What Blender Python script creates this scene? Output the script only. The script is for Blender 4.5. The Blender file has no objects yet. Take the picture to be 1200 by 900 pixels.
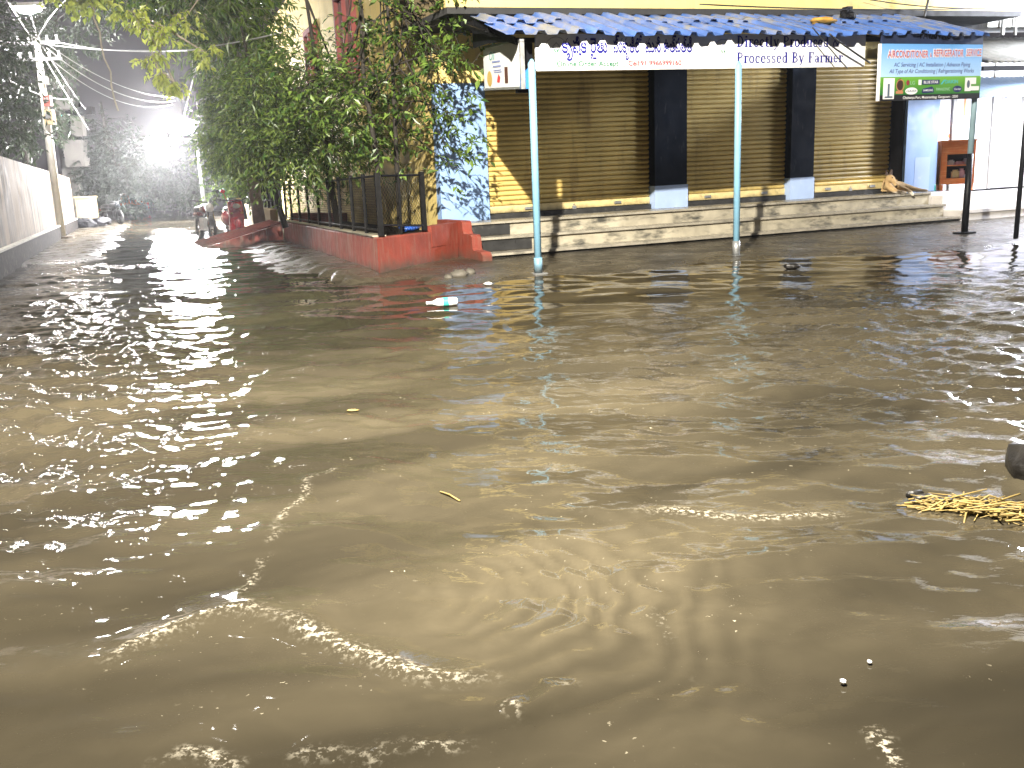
import bpy, math, random
import numpy as np
from mathutils import Vector, Matrix

R = math.radians
scn = bpy.context.scene
COL = scn.collection
rng = random.Random(7)

# ------------------------------------------------------------------ camera
EYE = Vector((0.0, 0.0, 1.2)); PITCH = R(12.4); ROLL = R(2.3); FPX = 1080.0
_f = Vector((0, math.cos(PITCH), -math.sin(PITCH))); _u0 = Vector((0, math.sin(PITCH), math.cos(PITCH))); _r0 = Vector((1, 0, 0))
_r = _r0 * math.cos(ROLL) - _u0 * math.sin(ROLL); _u = _u0 * math.cos(ROLL) + _r0 * math.sin(ROLL)
cam_data = bpy.data.cameras.new('camera'); cam = bpy.data.objects.new('camera', cam_data); COL.objects.link(cam)
m = Matrix.Identity(4)
for i in range(3):
    m[i][0], m[i][1], m[i][2], m[i][3] = _r[i], _u[i], -_f[i], EYE[i]
cam.matrix_world = m
cam_data.sensor_width = 36.0; cam_data.lens = 36.0 * FPX / 1200.0
cam_data.clip_start = 0.05; cam_data.clip_end = 600
scn.camera = cam

# ------------------------------------------------------------------ night sky, exposure
world = bpy.data.worlds.new('World'); scn.world = world; world.use_nodes = True
wn = world.node_tree.nodes; wl = world.node_tree.links
bg = wn['Background']
sky = wn.new('ShaderNodeTexSky'); sky.sky_type = 'NISHITA'; sky.sun_disc = False
sky.sun_elevation = R(2.0); sky.sun_rotation = R(200)
bg.inputs['Strength'].default_value = 0.004
wl.new(sky.outputs['Color'], bg.inputs['Color'])
glow = wn.new('ShaderNodeBackground')                      # the town's glow on the rain cloud
glow.inputs['Color'].default_value = (0.080, 0.072, 0.086, 1); glow.inputs['Strength'].default_value = 0.62
add = wn.new('ShaderNodeAddShader')
wl.new(bg.outputs[0], add.inputs[0]); wl.new(glow.outputs[0], add.inputs[1])
wl.new(add.outputs[0], wn['World Output'].inputs['Surface'])
sun = bpy.data.lights.new('sun', 'SUN'); sun.energy = 0.01; sun.angle = R(0.5); sun.color = (1, 0.95, 0.88)
so = bpy.data.objects.new('sun', sun); COL.objects.link(so); so.rotation_euler = (R(55), 0, R(200)); so.location = (0, 0, 40)
KEY_POS = Vector((-0.9, 1.7, 6.9)); KEY_POWER = 36000.0
NEAR_LAMP = 600.0; FAR_LAMP = 3500.0; SHOP_LAMP = 300.0
vs = scn.view_settings
vs.view_transform = 'Standard'; vs.look = 'None'; vs.exposure = 0.0; vs.gamma = 1.0; vs.use_curve_mapping = False
cy = scn.cycles
cy.use_denoising = True; cy.max_bounces = 6; cy.diffuse_bounces = 3; cy.glossy_bounces = 4; cy.transmission_bounces = 4
cy.transparent_max_bounces = 6; cy.sample_clamp_indirect = 4.0; cy.caustics_reflective = False; cy.caustics_refractive = False

# ------------------------------------------------------------------ helpers
def sight(px, py, depth):
    """point at world depth y seen from the photographer's spot"""
    d = _f + _r * ((px - 600) / FPX) - _u * ((py - 450) / FPX)
    return EYE + d * (depth / d.y)
def ground_at(px, py, z=0.0):
    d = _f + _r * ((px - 600) / FPX) - _u * ((py - 450) / FPX)
    return EYE + d * ((z - EYE.z) / d.z)

def setp(o, label=None, cat=None, group=None, kind=None):
    if label: o['label'] = label
    if cat: o['category'] = cat
    if group: o['group'] = group
    if kind: o['kind'] = kind
    return o
def thing(name, label, cat, loc=(0, 0, 0), group=None):
    o = bpy.data.objects.new(name, None); COL.objects.link(o); o.location = Vector(loc); o.empty_display_size = 0.2
    return setp(o, label, cat, group)

class MB:
    def __init__(s): s.v = []; s.f = []
    def quad(s, a, b, c, d):
        n = len(s.v); s.v += [tuple(a), tuple(b), tuple(c), tuple(d)]; s.f.append((n, n + 1, n + 2, n + 3)); return s
    def poly(s, pts):
        n = len(s.v); s.v += [tuple(p) for p in pts]; s.f.append(tuple(range(n, n + len(pts)))); return s
    def hexa(s, p):      # 8 corners: bottom 0-3, top 4-7
        n = len(s.v); s.v += [tuple(q) for q in p]
        for q in ((0, 3, 2, 1), (4, 5, 6, 7), (0, 1, 5, 4), (1, 2, 6, 5), (2, 3, 7, 6), (3, 0, 4, 7)): s.f.append(tuple(n + i for i in q))
        return s
    def box(s, c, size, X=Vector((1, 0, 0)), Y=Vector((0, 1, 0)), Z=Vector((0, 0, 1))):
        c = Vector(c); X = X * (size[0] / 2); Y = Y * (size[1] / 2); Z = Z * (size[2] / 2)
        return s.hexa([c - X - Y - Z, c + X - Y - Z, c + X + Y - Z, c - X + Y - Z, c - X - Y + Z, c + X - Y + Z, c + X + Y + Z, c - X + Y + Z])
    def prism(s, pts, off):
        n = len(pts); b = len(s.v); off = Vector(off)
        s.v += [tuple(p) for p in pts] + [tuple(Vector(p) + off) for p in pts]
        s.f.append(tuple(range(b + n - 1, b - 1, -1))); s.f.append(tuple(range(b + n, b + 2 * n)))
        for i in range(n):
            j = (i + 1) % n; s.f.append((b + i, b + j, b + n + j, b + n + i))
        return s
    def tube(s, pts, rad, n=8, cap=True):
        pts = [Vector(p) for p in pts]; rad = rad if isinstance(rad, (list, tuple)) else [rad] * len(pts)
        b = len(s.v); prev = None
        for i, p in enumerate(pts):
            t = (pts[min(i + 1, len(pts) - 1)] - pts[max(i - 1, 0)])
            t = t.normalized() if t.length > 1e-9 else Vector((0, 0, 1))
            if prev is None:
                prev = t.orthogonal().normalized()
            a = (prev - t * prev.dot(t))
            a = a.normalized() if a.length > 1e-6 else t.orthogonal().normalized()
            prev = a; c = t.cross(a)
            for k in range(n):
                w = 2 * math.pi * k / n; s.v.append(tuple(p + (a * math.cos(w) + c * math.sin(w)) * rad[i]))
        for i in range(len(pts) - 1):
            for k in range(n):
                q = b + i * n; s.f.append((q + k, q + (k + 1) % n, q + n + (k + 1) % n, q + n + k))
        if cap:
            s.f.append(tuple(b + k for k in range(n - 1, -1, -1))); q = b + (len(pts) - 1) * n; s.f.append(tuple(q + k for k in range(n)))
        return s
    def ball(s, c, r, X=Vector((1, 0, 0)), Y=Vector((0, 1, 0)), Z=Vector((0, 0, 1)), nu=14, nv=9, jit=0.0):
        c = Vector(c); r = r if isinstance(r, (list, tuple)) else (r, r, r); b = len(s.v)
        for i in range(nv + 1):
            a = math.pi * i / nv
            for k in range(nu):
                w = 2 * math.pi * k / nu; j = 1 + (rng.uniform(-jit, jit) if 0 < i < nv else 0)
                s.v.append(tuple(c + (X * (r[0] * math.sin(a) * math.cos(w)) + Y * (r[1] * math.sin(a) * math.sin(w)) + Z * (r[2] * math.cos(a))) * j))
        for i in range(nv):
            for k in range(nu):
                q = b + i * nu; s.f.append((q + k, q + nu + k, q + nu + (k + 1) % nu, q + (k + 1) % nu))
        return s
    def ring(s, c, axis, r, rt, n=24, k=8):
        axis = Vector(axis).normalized(); a = axis.orthogonal().normalized(); b2 = axis.cross(a); c = Vector(c); b = len(s.v)
        for i in range(n):
            w = 2 * math.pi * i / n; d = a * math.cos(w) + b2 * math.sin(w)
            for j in range(k):
                q = 2 * math.pi * j / k; s.v.append(tuple(c + d * (r + rt * math.cos(q)) + axis * (rt * math.sin(q))))
        for i in range(n):
            for j in range(k):
                s.f.append((b + i * k + j, b + ((i + 1) % n) * k + j, b + ((i + 1) % n) * k + (j + 1) % k, b + i * k + (j + 1) % k))
        return s
    def mesh2d(s, verts, faces, org, X, Y, sx=1.0, sy=1.0, N=None, dz=0.0):
        b = len(s.v); org = Vector(org)
        if N is not None: org = org + N * dz
        for p in verts: s.v.append(tuple(org + X * (p[0] * sx) + Y * (p[1] * sy)))
        for f in faces: s.f.append(tuple(b + i for i in f))
        return s
    def build(s, name, mat, parent=None, smooth=False, loc=None, root=None):
        me = bpy.data.meshes.new(name)
        base = Vector((0, 0, 0))
        if parent is not None:
            p = parent
            while p is not None: base += p.location; p = p.parent
        elif loc is not None: base = Vector(loc)
        arr = np.array(s.v, dtype=float) - np.array(base)
        me.from_pydata(arr.tolist(), [], s.f); me.update()
        if smooth: me.polygons.foreach_set('use_smooth', [True] * len(me.polygons))
        if mat is not None: me.materials.append(mat)
        o = bpy.data.objects.new(name, me); COL.objects.link(o)
        if parent is not None: o.parent = parent
        elif loc is not None: o.location = base
        return o

# ------------------------------------------------------------------ materials
MATS = {}
def nt(name):
    m = bpy.data.materials.new(name); m.use_nodes = True; n = m.node_tree.nodes; l = m.node_tree.links
    return m, n, l, n['Principled BSDF']
def mixc(n, l, fac, a, b, mode='MIX'):
    x = n.new('ShaderNodeMix'); x.data_type = 'RGBA'; x.blend_type = mode
    for sock, val in ((x.inputs[0], fac), (x.inputs[6], a), (x.inputs[7], b)):
        if hasattr(val, 'is_linked') or hasattr(val, 'links'): l.new(val, sock)
        else: sock.default_value = val if not isinstance(val, tuple) else (val + (1,) if len(val) == 3 else val)
    return x.outputs[2]
def noise(n, l, scale, detail=4, rough=0.55, stretch=None, dist=0.0, coord='Object'):
    t = n.new('ShaderNodeTexCoord'); x = n.new('ShaderNodeTexNoise'); x.inputs['Scale'].default_value = scale
    x.inputs['Detail'].default_value = detail; x.inputs['Roughness'].default_value = rough; x.inputs['Distortion'].default_value = dist
    if stretch:
        mp = n.new('ShaderNodeMapping'); mp.inputs['Scale'].default_value = stretch; l.new(t.outputs[coord], mp.inputs[0]); l.new(mp.outputs[0], x.inputs[0])
    else: l.new(t.outputs[coord], x.inputs[0])
    return x.outputs['Fac']
def ramp(n, l, fac, lo, hi, a=0.0, b=1.0):
    x = n.new('ShaderNodeMapRange'); l.new(fac, x.inputs[0]); x.inputs[1].default_value = lo; x.inputs[2].default_value = hi
    x.inputs[3].default_value = a; x.inputs[4].default_value = b; x.clamp = True
    return x.outputs[0]
def mat(name, col, rough=0.6, vary=0.25, scale=3.0, dirt=None, dirt_amt=(0.5, 0.75), dscale=2.0, stretch=None, bump=0.0, bscale=40, metal=0.0, spec=0.5, coat=0.0):
    if name in MATS: return MATS[name]
    m, n, l, p = nt(name)
    dark = tuple(c * (1 - vary) for c in col); lite = tuple(min(1, c * (1 + vary * 0.6)) for c in col)
    c = mixc(n, l, ramp(n, l, noise(n, l, scale), 0.3, 0.7), dark, lite)
    if dirt: c = mixc(n, l, ramp(n, l, noise(n, l, dscale, 6, 0.65, stretch), *dirt_amt), c, dirt)
    l.new(c, p.inputs['Base Color'])
    r = ramp(n, l, noise(n, l, scale * 2.3), 0.3, 0.7, max(0.02, rough - 0.1), min(1, rough + 0.1)); l.new(r, p.inputs['Roughness'])
    p.inputs['Metallic'].default_value = metal; p.inputs['Specular IOR Level'].default_value = spec; p.inputs['Coat Weight'].default_value = coat
    if bump:
        b = n.new('ShaderNodeBump'); b.inputs['Strength'].default_value = bump; b.inputs['Distance'].default_value = 0.02
        l.new(noise(n, l, bscale, 5), b.inputs['Height']); l.new(b.outputs[0], p.inputs['Normal'])
    MATS[name] = m; return m
def muddy(m, z0, z1, col):
    n, l = m.node_tree.nodes, m.node_tree.links; p = n['Principled BSDF']; old = p.inputs['Base Color'].links[0].from_socket
    g = n.new('ShaderNodeNewGeometry'); sp = n.new('ShaderNodeSeparateXYZ'); l.new(g.outputs['Position'], sp.inputs[0])
    a = n.new('ShaderNodeMath'); a.operation = 'MULTIPLY_ADD'; l.new(noise(n, l, 5, 5, 0.65), a.inputs[0]); a.inputs[1].default_value = -(z1 - z0) * 2; l.new(sp.outputs[2], a.inputs[2])
    l.new(mixc(n, l, ramp(n, l, a.outputs[0], z0 - (z1 - z0), z1 - (z1 - z0), 0.85, 0.0), old, col), p.inputs['Base Color'])
def emit(name, col, s):
    m, n, l, p = nt(name); p.inputs['Base Color'].default_value = (0.8, 0.8, 0.8, 1)
    p.inputs['Emission Color'].default_value = col + (1,); p.inputs['Emission Strength'].default_value = s; MATS[name] = m; return m
def leafmat(name, a, b, trans=0.35, rough=0.38):
    m, n, l, p = nt(name)
    g = n.new('ShaderNodeNewGeometry'); c = mixc(n, l, g.outputs['Random Per Island'], a, b)
    l.new(c, p.inputs['Base Color']); p.inputs['Roughness'].default_value = rough; p.inputs['Specular IOR Level'].default_value = 0.55
    t = n.new('ShaderNodeBsdfTranslucent'); l.new(c, t.inputs[0]); mx = n.new('ShaderNodeMixShader'); mx.inputs[0].default_value = trans
    l.new(p.outputs[0], mx.inputs[1]); l.new(t.outputs[0], mx.inputs[2]); l.new(mx.outputs[0], n['Material Output'].inputs[0])
    MATS[name] = m; return m

YELLOW = mat('yellow_paint', (0.70, 0.55, 0.20), 0.7, 0.12, 1.5, (0.46, 0.36, 0.18), (0.52, 0.8), 1.2, (6, 6, 0.6), 0.15, 60)
SHUT = mat('cream_yellow_shutter_paint', (0.64, 0.48, 0.16), 0.45, 0.15, 2.0, (0.30, 0.19, 0.07), (0.54, 0.78), 2.2, (1.6, 1.6, 0.3), 0, 40)
SHUTRAIL = mat('shutter_rail_paint', (0.72, 0.58, 0.27), 0.5, 0.15, 5.0, (0.25, 0.2, 0.12), (0.55, 0.8), 6)
NAVY = mat('dark_blue_pillar_paint', (0.006, 0.012, 0.024), 0.8, 0.3, 2, (0.05, 0.055, 0.065), (0.58, 0.80), 4, (3, 3, 0.7), spec=0.15)
LBLUE = mat('pale_blue_paint', (0.26, 0.40, 0.66), 0.6, 0.12, 2, (0.40, 0.46, 0.52), (0.6, 0.85), 3, (3, 3, 0.6), 0.15, 50)
LBLUE2 = mat('faded_blue_paint', (0.38, 0.50, 0.74), 0.6, 0.1, 3, (0.6, 0.62, 0.65), (0.6, 0.8), 6)
RED = mat('red_oxide_paint', (0.205, 0.036, 0.020), 0.7, 0.3, 2.5, (0.20, 0.085, 0.06), (0.52, 0.74), 3.0, (5, 5, 0.7), 0.25, 40)
REDW = mat('washed_red_paint', (0.33, 0.062, 0.042), 0.55, 0.3, 3, (0.36, 0.26, 0.20), (0.48, 0.75), 3, (4, 4, 0.5), 0.3, 40)
STONE = mat('polished_step_stone', (0.42, 0.38, 0.29), 0.4, 0.3, 3, (0.07, 0.068, 0.058), (0.50, 0.64), 1.6, (1.0, 1.0, 3.0), 0.15, 50)
STONED = mat('black_step_stone', (0.035, 0.035, 0.035), 0.35, 0.3, 5, (0.2, 0.19, 0.16), (0.6, 0.85), 5)
TREAD = mat('step_tread_stone', (0.34, 0.31, 0.25), 0.3, 0.25, 4, (0.10, 0.095, 0.08), (0.5, 0.75), 3)
MARBLE = mat('white_marble', (0.62, 0.59, 0.56), 0.35, 0.12, 2, (0.36, 0.30, 0.26), (0.56, 0.85), 3.0, (1, 1, 2))
WHITE = mat('white_lime_wash', (0.80, 0.80, 0.82), 0.7, 0.06, 2, (0.55, 0.50, 0.55), (0.62, 0.9), 2.0, (4, 4, 0.5))
OFFW = mat('off_white_plaster', (0.58, 0.57, 0.52), 0.75, 0.12, 2, (0.30, 0.28, 0.24), (0.5, 0.8), 2.5, (5, 5, 0.5))
AWN = mat('blue_roof_sheet', (0.07, 0.16, 0.46), 0.38, 0.3, 1.6, (0.20, 0.215, 0.25), (0.50, 0.62), 1.5, (1, 1, 1), 0, 30, 0.0, 0.6)
GREYSH = mat('grey_cement_sheet', (0.24, 0.24, 0.22), 0.7, 0.25, 4, (0.09, 0.09, 0.08), (0.5, 0.75), 3)
PBLUE = mat('pale_blue_sheet', (0.36, 0.50, 0.68), 0.5, 0.1, 3, (0.5, 0.55, 0.6), (0.55, 0.8), 3)
BLACK = mat('black_iron', (0.0035, 0.0035, 0.004), 0.5, 0.3, 8, spec=0.2)
BLACKC = mat('black_tarpaulin', (0.004, 0.0045, 0.007), 0.6, 0.3, 3, spec=0.25)
POLE = mat('light_blue_pole_paint', (0.20, 0.40, 0.54), 0.4, 0.12, 5, (0.20, 0.16, 0.12), (0.60, 0.80), 6, (1, 1, 0.3))
STEEL = mat('galvanised_steel', (0.45, 0.46, 0.46), 0.4, 0.2, 8, metal=0.7)
SIGNW = mat('white_vinyl', (0.80, 0.80, 0.79), 0.4, 0.03, 1)
CONC = mat('pale_concrete', (0.31, 0.235, 0.155), 0.85, 0.2, 1.5, (0.06, 0.047, 0.036), (0.46, 0.62), 1.0, (2.6, 2.6, 0.25), 0.3, 30)
TANW = mat('tan_plaster', (0.46, 0.36, 0.20), 0.8, 0.15, 2, (0.2, 0.15, 0.08), (0.55, 0.8), 2, (4, 4, 0.5))
BRICK = mat('damp_blackened_stone', (0.010, 0.008, 0.007), 0.85, 0.5, 6, (0.06, 0.05, 0.04), (0.54, 0.70), 5, (1, 1, 2), 0.6, 20, spec=0.08)
POLEC = mat('whitewashed_pole', (0.55, 0.53, 0.48), 0.7, 0.12, 4, (0.30, 0.26, 0.2), (0.58, 0.8), 4, (2, 2, 0.3))
CABLE = mat('black_cable', (0.02, 0.02, 0.02), 0.5, 0.2, 5)
CABLEG = mat('grey_cable', (0.42, 0.42, 0.42), 0.45, 0.2, 5)
BARK = mat('bark', (0.020, 0.016, 0.011), 0.85, 0.4, 8, bump=0.5, bscale=30)
BARKL = mat('pale_bark', (0.26, 0.22, 0.16), 0.85, 0.3, 8, bump=0.5, bscale=30)
LEAF1 = leafmat('leaf_mid_green', (0.026, 0.070, 0.015), (0.16, 0.24, 0.042))
LEAF2 = leafmat('leaf_bamboo_green', (0.038, 0.095, 0.022), (0.19, 0.26, 0.055))
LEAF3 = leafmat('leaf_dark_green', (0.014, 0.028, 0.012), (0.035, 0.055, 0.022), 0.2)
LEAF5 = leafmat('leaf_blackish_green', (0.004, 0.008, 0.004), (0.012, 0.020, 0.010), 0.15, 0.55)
LEAF4 = leafmat('leaf_yellow_green', (0.24, 0.32, 0.045), (0.46, 0.50, 0.10), 0.5)
TOWER = mat('grey_facade', (0.10, 0.095, 0.085), 0.8, 0.2, 1, (0.12, 0.11, 0.1), (0.5, 0.75), 1, (3, 3, 0.4))
DGLASS = mat('dark_glass', (0.01, 0.012, 0.015), 0.1, 0.1, 1)
TEAL = mat('teal_plastic', (0.05, 0.42, 0.36), 0.35, 0.1, 5)
ORANGE = mat('orange_varnished_wood', (0.72, 0.19, 0.04), 0.4, 0.2, 3, (0.78, 0.32, 0.10), (0.5, 0.65), 3, (1, 1, 12))
RUBBER = mat('black_rubber', (0.015, 0.015, 0.015), 0.7, 0.2, 8)
REDP = mat('red_vehicle_paint', (0.50, 0.012, 0.022), 0.22, 0.1, 2, coat=0.6)
MAROON = mat('maroon_paint', (0.12, 0.015, 0.015), 0.25, 0.1, 2, coat=0.5)
CHROME = mat('chrome', (0.7, 0.7, 0.7), 0.2, 0.05, 4, metal=1.0)
SEATM = mat('black_vinyl', (0.02, 0.02, 0.02), 0.5, 0.2, 6)
STRAW = mat('yellow_straw', (0.20, 0.14, 0.035), 0.7, 0.4, 20, (0.10, 0.07, 0.025), (0.5, 0.7), 9)
ROCK = mat('wet_dark_stone', (0.008, 0.007, 0.006), 0.4, 0.4, 8, bump=0.6, bscale=20)
LENS = mat('clear_lens', (0.6, 0.6, 0.6), 0.1, 0.05, 3)

for _m, _a, _b in ((RED, .04, .24), (REDW, .02, .18), (SHUT, .62, .92), (SHUTRAIL, .66, .78), (POLE, .05, .25), (CONC, .3, .6)): muddy(_m, _a, _b, (0.055, 0.045, 0.032))

# ------------------------------------------------------------------ shop frame of reference
AN = R(26.5); U = Vector((math.cos(AN), math.sin(AN), 0)); V = Vector((-math.sin(AN), math.cos(AN), 0)); Z = Vector((0, 0, 1))
O = Vector((0.07, 14.05, 0))
def S(u, v, z): return O + U * u + V * v + Z * (z * (1 + 0.0105 * u))   # floors and eaves climb a little along the parade
def sbox(mb, u0, u1, v0, v1, z0, z1):
    return mb.hexa([S(u0, v0, z0), S(u1, v0, z0), S(u1, v1, z0), S(u0, v1, z0), S(u0, v0, z1), S(u1, v0, z1), S(u1, v1, z1), S(u0, v1, z1)])
# street frame
SA = R(-20.6); SD = Vector((math.sin(SA), math.cos(SA), 0)); SN = Vector((math.cos(SA), -math.sin(SA), 0))   # along the street, across to the right
RC = Vector((-1.73, 12.51, 0))          # corner of the red garden wall

# ------------------------------------------------------------------ ground, mud, water
def lattice(seed, n=64):
    r = np.random.RandomState(seed); return r.rand(n, n)
def vnoise(x, y, seed, scale):
    t = lattice(seed); n = t.shape[0]; x = x * scale + 131.7; y = y * scale + 77.3
    xi = np.floor(x).astype(int); yi = np.floor(y).astype(int); fx = x - xi; fy = y - yi
    fx = fx * fx * fx * (fx * (fx * 6 - 15) + 10); fy = fy * fy * fy * (fy * (fy * 6 - 15) + 10)
    a = t[xi % n, yi % n]; b = t[(xi + 1) % n, yi % n]; c = t[xi % n, (yi + 1) % n]; d = t[(xi + 1) % n, (yi + 1) % n]
    return (a * (1 - fx) + b * fx) * (1 - fy) + (c * (1 - fx) + d * fx) * fy
def fbm(x, y, seed, scale, oct=4):
    s = 0; a = 0.5
    for i in range(oct): s = s + a * vnoise(x, y, seed + i, scale * 2 ** i); a *= 0.5
    return s / (1 - 0.5 ** oct)
def sstep(a, b, x):
    t = np.clip((x - a) / (b - a), 0, 1); return t * t * (3 - 2 * t)
def ground_h(x, y):
    lu = (x - O.x) * U.x + (y - O.y) * U.y; lv = (x - O.x) * V.x + (y - O.y) * V.y
    wob = (fbm(x, y, 3, 0.9) - 0.5)
    edge = np.interp(lu, [-4, -2.6, 0, 3, 5, 9, 14], [-1.9, -1.7, -2.35, -2.9, -3.5, -4.4, -5]) + wob * 1.1
    h = -0.13 + 0.165 * sstep(edge - 0.9, edge + 0.4, lv) + 0.05 * sstep(-1.2, 0.2, lv)
    # street: verge along the red wall and the pavement by the long wall
    rs = (x - RC.x) * SD.x + (y - RC.y) * SD.y; rn = (x - RC.x) * SN.x + (y - RC.y) * SN.y
    left = rn < 0.35
    verge = -0.13 + 0.165 * sstep(-2.3 + wob * 1.2, -0.5, rn) * sstep(-0.3, 1.5, rs) * (1 - sstep(9.5, 12.5, rs))
    pav = -0.13 + 0.175 * (1 - sstep(-4.1 + wob * 0.9, -3.1 + wob * 0.9, rn)) * sstep(5.6, 8.0, rs + wob * 1.5)
    hs = np.maximum(verge, pav)
    far = sstep(14, 30, rs); hs = hs + far * 0.0
    h = np.where(left & (rs > -0.5), np.maximum(hs, np.where(rn > -0.6, h, -1)), np.where(left, np.minimum(h, np.maximum(hs, -0.13 + 0.12 * sstep(-2.5, 0.3, rn + rs * 0.5))), h))
    return h + 0.018 * (fbm(x, y, 9, 2.5) - 0.5) + 0.006 * (fbm(x, y, 21, 14, 2) - 0.5)

def fan(ncol, nrow, smax, y0, y1, k):
    g = np.exp(np.linspace(math.log(y0 + k), math.log(y1 + k), nrow)) - k
    s = np.linspace(-smax, smax, ncol); Y = np.repeat(g[:, None], ncol, 1); X = s[None, :] * (Y + k); return X, Y
def grid_mesh(name, X, Y, H, m, attrs=None):
    r, c = X.shape; me = bpy.data.meshes.new(name)
    co = np.stack([X, Y, H], -1).reshape(-1, 3)
    i = np.arange(r * c).reshape(r, c); q = np.stack([i[:-1, :-1], i[:-1, 1:], i[1:, 1:], i[1:, :-1]], -1).reshape(-1, 4)
    me.vertices.add(len(co)); me.vertices.foreach_set('co', co.ravel()); me.loops.add(q.size); me.loops.foreach_set('vertex_index', q.ravel())
    me.polygons.add(len(q)); me.polygons.foreach_set('loop_start', np.arange(0, q.size, 4)); me.polygons.foreach_set('loop_total', np.full(len(q), 4))
    me.polygons.foreach_set('use_smooth', np.ones(len(q), bool)); me.update(calc_edges=True); me.validate()
    for k, a in (attrs or {}).items():
        at = me.attributes.new(k, 'FLOAT', 'POINT'); at.data.foreach_set('value', a.ravel().astype(np.float32))
    me.materials.append(m); o = bpy.data.objects.new(name, me); COL.objects.link(o); return o

def mud_material():
    m, n, l, p = nt('wet_mud')
    c = mixc(n, l, ramp(n, l, noise(n, l, 1.3, 6, 0.6), 0.35, 0.65), (0.034, 0.029, 0.020), (0.080, 0.068, 0.047))
    c = mixc(n, l, ramp(n, l, noise(n, l, 9, 5, 0.7), 0.5, 0.75), c, (0.03, 0.025, 0.018)); l.new(c, p.inputs['Base Color'])
    l.new(ramp(n, l, noise(n, l, 2.2, 5, 0.6), 0.35, 0.65, 0.12, 0.5), p.inputs['Roughness'])
    b = n.new('ShaderNodeBump'); b.inputs['Strength'].default_value = 0.6; b.inputs['Distance'].default_value = 0.02
    l.new(noise(n, l, 18, 6, 0.65), b.inputs['Height']); l.new(b.outputs[0], p.inputs['Normal']); return m
X, Y = fan(420, 420, 1.7, -3, 95, 6)
ground = grid_mesh('ground', X, Y, ground_h(X, Y), mud_material()); setp(ground, kind='structure')
far_mb = MB(); far_mb.quad((-59, -11, -0.25), (44, -11, -0.25), (44, 111, -0.25), (-59, 111, -0.25))
setp(far_mb.build('terrain', MATS['damp_blackened_stone']), kind='structure')

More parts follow.
